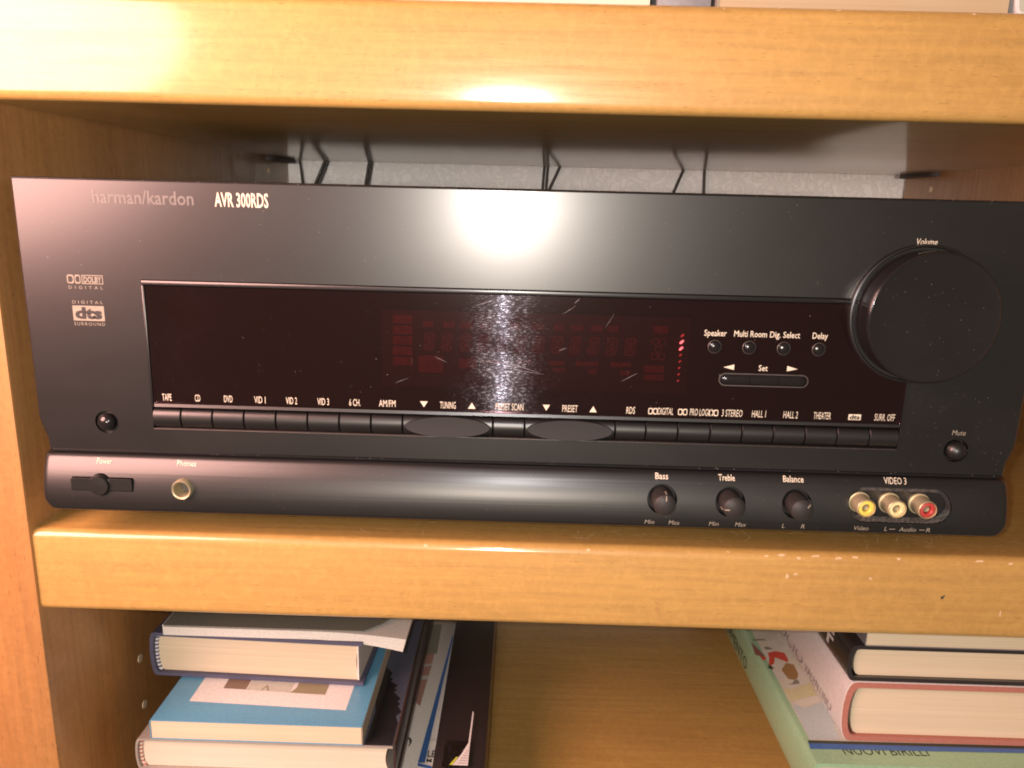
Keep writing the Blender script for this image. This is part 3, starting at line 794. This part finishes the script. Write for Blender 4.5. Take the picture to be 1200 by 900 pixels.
# lower panel printing follows the bulge
def low_text(s, x, z, cap, wd, m=PRINT, **k):
    o = front_text(s, x, z, cap, wd, 0.0, lp, m=m, **k)
    rl = root_loc(lp)
    for v in o.data.vertices:
        zz = v.co.z + rl.z; v.co.y = bulge(max(0.0, zz)) - 0.0002 - rl.y
    return o
low_text('Power', -0.1902, 0.0217, 0.0023, 0.0070, PRINT, bold=0.008); low_text('Phones', -0.1527, 0.0217, 0.0023, 0.0088, bold=0.008)
low_text('Bass', 0.0626, 0.0221, 0.0025, 0.0058, bold=0.012); low_text('Treble', 0.0918, 0.0222, 0.0025, 0.0074, bold=0.012); low_text('Balance', 0.1218, 0.0224, 0.0025, 0.0092, bold=0.010)
low_text('VIDEO 3', 0.1675, 0.0228, 0.0026, 0.0100, PRINT, bold=0.004)
for s, x, wd in (('Min', 0.0577, 0.0044), ('Max', 0.0689, 0.0050), ('Min', 0.0867, 0.0044), ('Max', 0.0988, 0.0050), ('L', 0.1180, 0.0012), ('R', 0.1268, 0.0016), ('Video', 0.1530, 0.0066), ('L', 0.1640, 0.0013), ('Audio', 0.1738, 0.0076), ('R', 0.1830, 0.0018)):
    low_text(s, x, 0.0019, 0.0020, wd, PRINT_DIM, shear=0.15)
bm = bmesh.new()
for x0, x1 in ((0.1655, 0.1682), (0.1790, 0.1815)): flat_poly(bm, [(x0, bulge(.003)-.0002, .0027), (x1, bulge(.003)-.0002, .0027), (x1, bulge(.003)-.0002, .0030), (x0, bulge(.003)-.0002, .0030)])
obj('printed_dash', bm, PRINT_DIM, lp, smooth=0)

# dust specks over the front
bm = bmesh.new()
def speck(x, y, z, s):
    a = rnd.uniform(0, 3.14); pts = []
    for k in range(5):
        t = a + 2*math.pi*k/5; q = s*rnd.uniform(0.5, 1.1); pts.append((x+q*math.cos(t), y, z+q*math.sin(t)))
    f = bm.faces.new([bm.verts.new(p) for p in pts]); f.normal_update()
    if f.normal.y > 0: f.normal_flip()
for i in range(130):
    x = rnd.uniform(-0.21, 0.215); z = rnd.uniform(0.106, 0.147); speck(x, -0.0002, z, rnd.uniform(0.00004, 0.00014))
for i in range(90):
    x = rnd.uniform(-0.165, 0.13); z = rnd.uniform(0.051, 0.102); speck(x, -0.0006, z, rnd.uniform(0.00004, 0.00013))
for i in range(60):
    x = rnd.uniform(0.17, 0.217); z = rnd.uniform(0.028, 0.068); speck(x, -0.0002, z, rnd.uniform(0.00004, 0.00013))
for i in range(50):
    a = rnd.uniform(0, 6.28); r = 0.025*math.sqrt(rnd.random()); speck(VX+r*math.cos(a), -0.0143, VZ+r*math.sin(a), rnd.uniform(0.00004, 0.00012))
for i in range(110):
    x = rnd.uniform(-0.21, 0.215); z = rnd.uniform(0.0015, 0.024); speck(x, bulge(z)-0.0003, z, rnd.uniform(0.00004, 0.00012))
for i in range(90):
    x = rnd.uniform(-0.21, 0.215); speck(x, rnd.uniform(-0.0004, 0.0002)-0.0003, rnd.choice((0.1468, 0.1472, 0.0268, 0.0272, 0.0379)), rnd.uniform(0.00005, 0.00016))
obj('dust_specks', bm, DUSTY, rc, smooth=0, stuff=True)

# ================================================================== CABLES on the wall
def cable(x_top, x_bot, r, label, x_end=None, y=0.4262):
    bm = bmesh.new(); dx = x_bot-x_top
    pts = [(x_top-2.0*dx, y+0.0008, 1.10), (x_top-1.6*dx, y+0.0006, 0.70), (x_top-1.2*dx, y+0.0003, 0.26), (x_top-0.6*dx, y, 0.1905), (x_top, y, 0.1780)]
    for i in range(1, 7): pts.append((x_top+dx*i/6, y-0.0004*i, 0.178-0.0035*i))
    pts += [(x_bot+dx*0.7, y-0.008, 0.12), (x_bot+dx*0.5, y-0.015, 0.05)]
    add_tube(bm, pts, r*0.85, 10)
    o = obj('cable', bm, CABLE, loc=(x_bot, y, 0.05), smooth=60)
    return single(o, label, 'cable', 'cables behind the receiver')
cable(-0.2193, -0.2168, 0.0013, 'single thin dark cable at the left end of the gap above the receiver')
cable(-0.1955, -0.2045, 0.0016, 'left strand of the slanting cable pair second from the left end')
cable(-0.1923, -0.2013, 0.0016, 'right strand of the slanting cable pair second from the left end')
cable(-0.1530, -0.1563, 0.0015, 'left strand of the nearly upright cable pair left of the flash glare')
cable(-0.1500, -0.1534, 0.0015, 'right strand of the nearly upright cable pair left of the flash glare')
cable(0.0152, 0.0140, 0.0016, 'left strand of the upright double cable near the middle of the gap')
cable(0.0185, 0.0174, 0.0016, 'right strand of the upright double cable near the middle of the gap')
cable(0.0298, 0.0205, 0.0017, 'slanting single cable leaning right from the upright middle pair')
cable(0.1477, 0.1395, 0.0016, 'slanting single cable at the right part of the gap, left of an upright one')
cable(0.1679, 0.1684, 0.0015, 'rightmost upright single cable in the gap above the receiver')

# ================================================================== BOOKS
def uprofile(X0, X1, Z0, Z1, j, t, n=12):
    """closed U shaped section: boards and rounded spine"""
    zm, h = (Z0+Z1)/2, (Z1-Z0)/2; o = [(X1, Z1)]; inn = [(X1, Z1-t)]
    for i in range(n+1):
        a = math.pi/2 - math.pi*i/n
        o.append((X0+j-j*math.cos(a)**0.7 if math.cos(a) > 1e-6 else X0+j, zm+h*math.sin(a)))
        jj = max(0.0005, j-t*0.35); inn.append((X0+j+t*0.65-jj*(math.cos(a)**0.7 if math.cos(a) > 1e-6 else 0), zm+(h-t)*math.sin(a)))
    o.append((X1, Z0)); inn.append((X1, Z0+t))
    return o + list(reversed(inn))
def hardcover(label, X0, X1, Y0_, Y1, Z0, Z1, j, t, cover_m, page_m=PAGES, over=0.003, head=None, jacket=None, name='book', loc=None):
    loc = loc or ((X0+X1)/2, (Y0_+Y1)/2, Z0)
    th = thing(name, label, 'book', loc)
    cv = obj('cover', prism(uprofile(X0, X1, Z0, Z1, j, t), Y0_, Y1, 'y'), cover_m, th)
    zm, h = (Z0+Z1)/2, (Z1-Z0)/2-t-0.0001
    pts = [(X1-over, zm-h)]
    pts += [(X1-over-0.002*math.sin(math.pi*i/8), zm-h+2*h*i/8) for i in range(1, 8)]
    pts += [(X1-over, zm+h)]
    for i in range(9):
        a = math.pi/2 - math.pi*i/8
        pts.append((X0+j+t*0.9+0.0012-max(0.0003, j-t*0.3)*(max(0, math.cos(a)))**0.8*0.9, zm+h*math.sin(a)))
    obj('page_block', prism(pts, Y0_+over, Y1-over, 'y'), page_m, th)
    if head:
        bm = bmesh.new(); P = []
        for i in range(11):
            a = math.pi/2 - math.pi*i/10
            P.append((X0+j+t*0.75-max(0.0003, j-t*0.3)*max(0, math.cos(a))**0.8*0.9+0.0006, Y0_+over-0.0002, zm+h*0.96*math.sin(a)))
        add_tube(bm, P, 0.0011, 8); obj('headband', bm, head, th)
    if jacket:
        tj = 0.0004; obj('dust_jacket', prism(uprofile(X0-tj, X1+0.0003, Z0-tj*0.5, Z1+tj, j+tj*0.5, tj*0.9), Y0_+0.0004, Y1-0.0004, 'y'), jacket, th)
    return th, cv
def sheet(name, pts, z, m, parent, label=None):
    bm = bmesh.new(); f = bm.faces.new([bm.verts.new((x, y, z)) for x, y in pts]); f.normal_update()
    if f.normal.z < 0: f.normal_flip()
    return obj(name, bm, m, parent, smooth=0, label=label)
def paperback(label, X0, X1, Y0_, Y1, Z0, Z1, cover_m, page_m=PAGES_W, t=0.0004, name='book'):
    th = thing(name, label, 'book', ((X0+X1)/2, (Y0_+Y1)/2, Z0))
    pts = [(X1, Z1), (X0+0.0006, Z1), (X0, Z1-0.0006), (X0, Z0+0.0006), (X0+0.0006, Z0), (X1, Z0), (X1, Z0+t), (X0+t+0.0004, Z0+t), (X0+t, Z0+t+0.0004), (X0+t, Z1-t-0.0004), (X0+t+0.0004, Z1-t), (X1, Z1-t)]
    cv = obj('cover', prism(pts, Y0_, Y1, 'y'), cover_m, th)
    obj('page_block', box(X0+t+0.0001, X1-0.0004, Y0_+0.0004, Y1-0.0004, Z0+t+0.00005, Z1-t-0.00005), page_m, th)
    return th, cv

# --- left pile, from the bottom
hardcover('brown book lying at the bottom of the left pile on the lowest shelf', -0.205, -0.085, 0.045, 0.20, -0.2150, -0.1772, 0.004, 0.002, C_BROWNBLK)
# magazine lying flat, its right strip in view
zmz = -0.1755
mg = thing('magazine', 'white magazine with blue framed cover lying between the dark notebook and black binder', 'magazine', (-0.12, 0.12, zmz-0.0015))
obj('page_block', box(-0.190, -0.0468, 0.030, 0.215, zmz-0.0015, zmz-0.0001, bevel=0.0003), C_PAPER, mg)
zt = zmz+0.0001
sheet('cover_print', [(-0.0478, 0.1887), (-0.0472, 0.1800), (-0.0515, 0.0507), (-0.0556, 0.0505)], zt, P_BLUE, mg)
sheet('cover_print', [(-0.0556, 0.0503), (-0.0472, 0.0481), (-0.0469, 0.0456), (-0.0553, 0.0478)], zt, P_BLUE, mg)
sheet('cover_print', [(-0.0700, 0.1584), (-0.0588, 0.161), (-0.0589, 0.1463), (-0.06, 0.1266), (-0.0612, 0.1012), (-0.0653, 0.1062), (-0.0700, 0.1301)], zt, P_PINK, mg)
sheet('cover_print', [(-0.0700, 0.145), (-0.0589, 0.149), (-0.059, 0.1463), (-0.0700, 0.142)], zt+0.0001, P_PALE, mg)
sheet('cover_print', [(-0.0700, 0.133), (-0.0596, 0.1345), (-0.0598, 0.130), (-0.0700, 0.1285)], zt+0.0001, P_PALE, mg)
sheet('cover_print', [(-0.0700, 0.1997), (-0.0574, 0.2002), (-0.057, 0.1611), (-0.0700, 0.1584)], zt, P_GREY, mg)
sheet('cover_print', [(-0.065, 0.0711), (-0.0630, 0.0716), (-0.0616, 0.069), (-0.0618, 0.0665), (-0.0632, 0.063), (-0.0628, 0.067), (-0.0634, 0.0695)], zt, INK, mg)
sheet('cover_print', [(-0.0508, 0.070), (-0.0475, 0.0705), (-0.0475, 0.0690), (-0.0509, 0.0685)], zt, P_WHITE, mg)
lettering('printed_label', 'LE', (-0.0508, 0.0556, zt), (1, 0, 0), (0, 1, 0), 0.0052, 0.0045, INK, mg, bold=0.02, halign='l')
lettering('printed_label', 'M', (-0.0508, 0.0510, zt), (1, 0, 0), (0, 1, 0), 0.0030, 0.0030, INK, mg, bold=0.02, halign='l')
# dark notebook, its right rim in view
nb = thing('notebook', 'slim brown black notebook whose rim shows right of the fir tree cover', 'notebook', (-0.13, 0.13, -0.1753))
obj('cover', box(-0.195, -0.0640, 0.034, 0.235, -0.1753, -0.1690, bevel=0.0006), C_BROWNBLK, nb)
obj('page_block', box(-0.193, -0.0690, 0.0338, 0.2352, -0.1742, -0.1701), PAGES, nb)
# thick hardcover with the dusk jacket
b4, cv = hardcover('thick pale hardcover with dark fir tree picture on its cover under the sky blue book', -0.2085, -0.0664, 0.0300, 0.215, -0.1688, -0.1488, 0.003, 0.0012, C_JACKET, PAGES_W, 0.0026, HB_RED)
obj('dark_side_strip', box(-0.0664, -0.0650, 0.0310, 0.2150, -0.1686, -0.1487, bevel=0.0003), C_BROWNBLK, b4)  # dark strip laid over the right side of the book
zt = -0.14872
sheet('cover_picture', [(-0.100, 0.0304), (-0.0665, 0.0306), (-0.0665, 0.2130), (-0.100, 0.2130)], zt, P_SKY, b4)
sheet('cover_picture', [(-0.095, 0.0308), (-0.0820, 0.0310), (-0.0813, 0.0585), (-0.0835, 0.0700), (-0.0828, 0.1031), (-0.0800, 0.0995), (-0.0777, 0.0961), (-0.0788, 0.0925), (-0.0763, 0.0905), (-0.0776, 0.088), (-0.0725, 0.084), (-0.0742, 0.0815), (-0.0722, 0.0795), (-0.0738, 0.0775), (-0.0684, 0.071), (-0.0705, 0.069), (-0.0680, 0.0665), (-0.0693, 0.0645), (-0.0662, 0.0590), (-0.0690, 0.0555), (-0.0668, 0.0493), (-0.0668, 0.0308)], zt+0.0001, P_TREE, b4)
# sky blue paperback
b3, cv = paperback('sky blue paperback with a white panel and photo on its cover, under the navy book', -0.1992, -0.0831, 0.0300, 0.20, -0.1487, -0.1370, C_BLUE, PAGES)
obj('spine_strip', box(-0.08305, -0.0829, 0.0302, 0.1998, -0.1484, -0.1373), PAGES_W, b3)
zt = -0.13692
sheet('cover_picture', [(-0.1846, 0.047), (-0.095, 0.0434), (-0.0951, 0.150), (-0.1842, 0.150)], zt, P_WHITE, b3)
sheet('cover_picture', [(-0.1701, 0.0595), (-0.1566, 0.0589), (-0.1566, 0.130), (-0.1699, 0.130)], zt+0.0001, P_BROWN, b3)
sheet('cover_picture', [(-0.1561, 0.0587), (-0.1304, 0.0573), (-0.1281, 0.130), (-0.1561, 0.130)], zt+0.0001, P_PALE, b3)
sheet('cover_picture', [(-0.1304, 0.0573), (-0.1099, 0.0564), (-0.1098, 0.130), (-0.1274, 0.130), (-0.128, 0.0615)], zt+0.0002, P_OLIVE, b3)
sheet('cover_picture', [(-0.1480, 0.0584), (-0.1455, 0.0640), (-0.1430, 0.0582), (-0.1438, 0.0582), (-0.1456, 0.0620), (-0.1474, 0.0584)], zt+0.0002, P_OLIVE, b3)
# navy hardcover, turned a little
b2, cv = hardcover('navy hardcover with cream pages and striped headband lying on the sky blue book', -0.2140, -0.0868, 0.0675, 0.225, -0.1366, -0.1085, 0.0035, 0.0022, C_NAVY, PAGES, 0.0026, HB_BLUE)
b2.rotation_euler.z = R(-2.0)
obj('flyleaf', box(-0.0905, -0.0896, 0.0690, 0.22, -0.1338, -0.1112), C_PAPER, b2)
# grey green paperback with curling corner, topmost
b1 = thing('book', 'grey green paperback with curled white page corner on top of the left pile', 'book', (-0.135, 0.14, -0.1085))
def curled(z0, z1, x0, x1, y0, y1, droop, nx=26, ny=12, clip=None):
    bm = bmesh.new(); top = {}; bot = {}
    for i in range(nx+1):
        for k in range(ny+1):
            u, v = i/nx, k/ny; x = x0+(x1-x0)*u; y = y0+(y1-y0)*v
            d = max(0, (u-0.62)/0.38)**1.7*max(0, 1-v*1.6)**1.2
            top[i, k] = bm.verts.new((x-0.002*d, y, z1-droop*d*0.55)); bot[i, k] = bm.verts.new((x-0.004*d, y, max(z0-droop*d*1.0, -0.126)))
    for i in range(nx):
        for k in range(ny):
            bm.faces.new((top[i, k], top[i+1, k], top[i+1, k+1], top[i, k+1])); bm.faces.new((bot[i, k], bot[i, k+1], bot[i+1, k+1], bot[i+1, k]))
    for i in range(nx):
        bm.faces.new((bot[i, 0], bot[i+1, 0], top[i+1, 0], top[i, 0])); bm.faces.new((top[i, ny], top[i+1, ny], bot[i+1, ny], bot[i, ny]))
    for k in range(ny):
        bm.faces.new((top[0, k], top[0, k+1], bot[0, k+1], bot[0, k])); bm.faces.new((bot[nx, k], bot[nx, k+1], top[nx, k+1], top[nx, k]))
    bmesh.ops.recalc_face_normals(bm, faces=bm.faces); return bm
obj('page_block', curled(-0.1083, -0.1030, -0.2060, -0.0625, 0.0672, 0.215, 0.0062), C_PAPER, b1, smooth=50)
# cover sheet leaves the curled corner bare
bm = bmesh.new(); n = 16; A = []; Bv = []
for i in range(n+1):
    u = i/n; y = 0.0674 + (0.2148-0.0674)*u
    xr = -0.0895 + 0.026*min(1, max(0, u/0.30))**0.6
    A.append((-0.2062, y)); Bv.append((xr, y))
for i in range(n):
    for z, fl in ((-0.1023, 0),):
        flat_poly(bm, [(*A[i], z), (*Bv[i], z), (*Bv[i+1], z), (*A[i+1], z)])
r_ = bmesh.ops.remove_doubles(bm, verts=bm.verts, dist=1e-6)
r_ = bmesh.ops.extrude_face_region(bm, geom=list(bm.faces)); bmesh.ops.translate(bm, verts=[g for g in r_['geom'] if isinstance(g, bmesh.types.BMVert)], vec=(0, 0, 0.0004))
bmesh.ops.recalc_face_normals(bm, faces=bm.faces)
obj('cover', bm, C_GREY, b1)
obj('spine', box(-0.2066, -0.2060, 0.0672, 0.215, -0.1083, -0.1019, bevel=0.0002), C_PAPER, b1)

# --- black binder with sleeve
zk = -0.1688
bd = thing('binder', 'black binder with a plastic sleeve on top between the magazine and the bare shelf', 'binder', (-0.032, 0.15, -0.215))
cvb = obj('cover', box(-0.0461, -0.0164, 0.036, 0.262, -0.2150, zk, bevel=0.0008), C_BLACK, bd)
bm = bmesh.new()
for i in range(30):
    y = 0.04 + i*0.0048 + rnd.uniform(-0.0008, 0.0008); h = rnd.uniform(0.0012, 0.0026)
    flat_poly(bm, [(-0.01628, y, zk-0.0022-h), (-0.01628, y+rnd.uniform(.0012, .003), zk-0.0022-h), (-0.01628, y+0.0026, zk-0.0018), (-0.01628, y, zk-0.0018)])
for f in bm.faces:
    f.normal_update()
    if f.normal.x < 0: f.normal_flip()
obj('page_edge_strip', box(-0.01645, -0.01635, 0.037, 0.20, zk-0.0062, zk-0.0012), plain('grey_strip', (0.20, 0.16, 0.13), 0.6), bd)
obj('edge_marks', bm, INK, bd, smooth=0, stuff=True)
def wavy(x0, x1, y0, y1, z, amp, nx=14, ny=22, seed=3):
    q = random.Random(seed); ph = [q.uniform(0, 6) for _ in range(6)]; bm = bmesh.new(); V = {}
    for i in range(nx+1):
        for k in range(ny+1):
            u, v = i/nx, k/ny
            zz = z + amp*(math.sin(u*9+ph[0]+v*4)+0.7*math.sin(u*5-v*11+ph[1])+0.5*math.sin(u*16+v*9+ph[2])+2.2)
            V[i, k] = bm.verts.new((x0+(x1-x0)*u*(0.55+0.45*v**0.6), y0+(y1-y0)*v, zz))
    for i in range(nx):
        for k in range(ny): bm.faces.new((V[i, k], V[i+1, k], V[i+1, k+1], V[i, k+1]))
    return bm
SLEEVE = plain('black_glossy_film', (0.012, 0.010, 0.010), 0.16, coat=0.6)
bm = wavy(-0.0405, -0.0262, 0.0385, 0.0600, zk+0.0004, 0.0004)
obj('plastic_sleeve', bm, SLEEVE, bd, smooth=60)
sheet('paper_slip', [(-0.0262, 0.0860), (-0.0254, 0.0840), (-0.0258, 0.0549), (-0.0258, 0.0385), (-0.0345, 0.0385), (-0.0300, 0.0480), (-0.0268, 0.0570)], zk+0.0026, P_WHITE, bd)
bm = bmesh.new()
for i in range(7):
    y = 0.0520-i*0.0020; xl = -0.0262-(0.055-y)*0.42
    if xl < -0.0272: flat_poly(bm, [(xl+0.0008, y, zk+0.0027), (-0.0264, y, zk+0.0027), (-0.0264, y+0.0005, zk+0.0027), (xl+0.0008, y+0.0005, zk+0.0027)])
obj('printed_lines', bm, INK_GREY, bd, smooth=0)
sheet('lime_stripe', [(-0.0362, 0.0385), (-0.0345, 0.0385), (-0.0318, 0.0448), (-0.0328, 0.0452)], zk+0.0027, P_LIME, bd)

# --- right pile
hardcover('brown book at the bottom of the right pile under the green schoolbook', 0.225, 0.345, 0.05, 0.22, -0.2150, -0.1890, 0.004, 0.002, C_BROWNBLK)
hardcover('dark book under the green schoolbook in the right pile', 0.222, 0.342, 0.045, 0.22, -0.1889, -0.1642, 0.004, 0.002, C_NAVY)
gb, cv = hardcover('large pale green schoolbook with a child painting and blue stripe, lowest seen in right pile', 0.1530, 0.350, 0.0120, 0.245, -0.1640, -0.1358, 0.0052, 0.0022, C_GREEN, PAGES_W, 0.0028)
zt = -0.13570
sheet('cover_picture', [(0.1590, 0.0296), (0.345, 0.0310), (0.345, 0.2430), (0.1590, 0.2430)], zt, PAINTED, gb)
sheet('cover_stripe', [(0.1572, 0.0272), (0.345, 0.0288), (0.345, 0.0309), (0.1580, 0.0295)], zt, INK, gb)
sheet('cover_stripe', [(0.1566, 0.0226), (0.345, 0.0262), (0.345, 0.0286), (0.1574, 0.0270)], zt+0.00012, P_BLUE, gb)
z2 = zt+0.0001
sheet('cover_figure', [(0.1618, 0.1115), (0.1675, 0.1139), (0.1727, 0.1121), (0.1726, 0.1045), (0.1713, 0.1019), (0.1648, 0.107), (0.162, 0.0998), (0.1595, 0.098), (0.1586, 0.0988), (0.1612, 0.1064)], z2+0.0001, P_RED, gb)
sheet('cover_figure', [(0.1586, 0.0988), (0.16, 0.0965), (0.1605, 0.0940), (0.1593, 0.0950), (0.1585, 0.0920), (0.1580, 0.0945), (0.1566, 0.0947)], z2+0.0001, INK, gb)
sheet('cover_figure', [(0.17, 0.1011), (0.1743, 0.0997), (0.1738, 0.0901), (0.1715, 0.0850), (0.1688, 0.0836), (0.1658, 0.0842), (0.1647, 0.0935)], z2, P_OCHRE, gb)
sheet('cover_figure', [(0.163, 0.0788), (0.1665, 0.0798), (0.1700, 0.0845), (0.1716, 0.0830), (0.1712, 0.08), (0.1662, 0.0786)], z2, P_GREY, gb)
sheet('cover_figure', [(0.1545, 0.1233), (0.1585, 0.1087), (0.1574, 0.1066), (0.1530, 0.1092)], z2+0.0001, P_MAROON, gb)
sheet('cover_figure', [(0.1555, 0.1092), (0.1594, 0.1067), (0.1570, 0.1030), (0.1560, 0.1040)], z2, P_RED, gb)
sheet('cover_figure', [(0.1560, 0.1269), (0.164, 0.1283), (0.1663, 0.1257), (0.1650, 0.1265), (0.1560, 0.1255)], z2, P_GREY, gb)
sheet('cover_figure', [(0.1609, 0.1179), (0.1640, 0.1192), (0.1668, 0.1165), (0.162, 0.1153)], z2, P_GREY, gb)
sheet('cover_figure', [(0.1600, 0.0600), (0.1660, 0.0570), (0.1800, 0.0640), (0.1756, 0.0310), (0.1592, 0.0300)], z2, P_BLUEPALE, gb)
sheet('cover_figure', [(0.1595, 0.0762), (0.1640, 0.0740), (0.1783, 0.0815), (0.1773, 0.0691), (0.1595, 0.0625)], z2, P_YELLOW, gb)
lettering('printed_label', 'NUOVI BIRILLI', (0.1735, 0.0192, zt+0.00006), (1, 0.02, 0), (0, 1, 0), 0.0060, 0.0450, INK, gb, halign='l')
lettering('printed_label', 'APPRENDIMENTO', (0.15275, 0.215, -0.1565), (0, -1, 0), (-0.02, 0, 1), 0.0085, 0.093, INK, gb, halign='l')
rb_, cv = hardcover('thick red edged hardcover in a white jacket standing out above the green schoolbook', 0.1745, 0.330, 0.0300, 0.225, -0.1354, -0.1003, 0.0062, 0.0030, C_RED, PAGES, 0.0022, None, C_WHITE)
lettering('printed_label', 'LUCIO', (0.17385, 0.135, -0.1282), (0, -1, 0), (0.10, 0, 1), 0.0062, 0.048, INK_GREY, rb_, halign='l')
lettering('printed_label', 'VALENTINO', (0.17385, 0.083, -0.1282), (0, -1, 0), (0.10, 0, 1), 0.0062, 0.040, INK_GREY, rb_, halign='l')
kb, cv = hardcover('black hardcover with white spine letter lying on the white jacketed red book', 0.1740, 0.322, 0.0310, 0.21, -0.0998, -0.0790, 0.0045, 0.0022, C_BLACK, PAGES, 0.0022)
lettering('printed_label', 'F', (0.17385, 0.0585, -0.0925), (0, -1, 0), (0, 0, 1), 0.0088, 0.0085, P_WHITE, kb, bold=0.03, halign='l')
tb, cv = paperback('cream paged book lying on the black hardcover at the top of the right pile', 0.1815, 0.318, 0.0305, 0.20, -0.0789, -0.0640, cloth('grey_cover', (0.20, 0.19, 0.20), 0.45), PAGES)

# --- things standing along the edge of the top shelf
tk, cv = paperback('cream book lying on the top shelf above the volume knob', 0.0738, 0.1925, 0.0110, 0.16, 0.2208, 0.2420, C_JACKET, make_pages('buff_page_edges', (0.50, 0.39, 0.24), 'z', 500))
tw, cv = hardcover('white book at the right end of the top shelf', 0.1946, 0.300, 0.0120, 0.17, 0.2208, 0.2410, 0.003, 0.0016, C_WHITE, PAGES_W)
tg_, cv = paperback('pale grey book lying on the top shelf left of the cream book', -0.060, 0.0470, 0.0130, 0.17, 0.2208, 0.2400, cloth('light_grey_cover', (0.45, 0.44, 0.43), 0.5), PAGES_W)
gx = thing('storage_box', 'small grey box between two books on the top shelf', 'box', (0.061, 0.05, 0.2208))
obj('box_body', box(0.0495, 0.0722, 0.014, 0.10, 0.2208, 0.2420, bevel=0.0012), cloth('grey_card', (0.22, 0.22, 0.23), 0.5), gx)
obj('box_lid', box(0.0490, 0.0726, 0.0135, 0.1005, 0.2340, 0.2440, bevel=0.0012), cloth('grey_card_lid', (0.25, 0.25, 0.26), 0.5), gx)
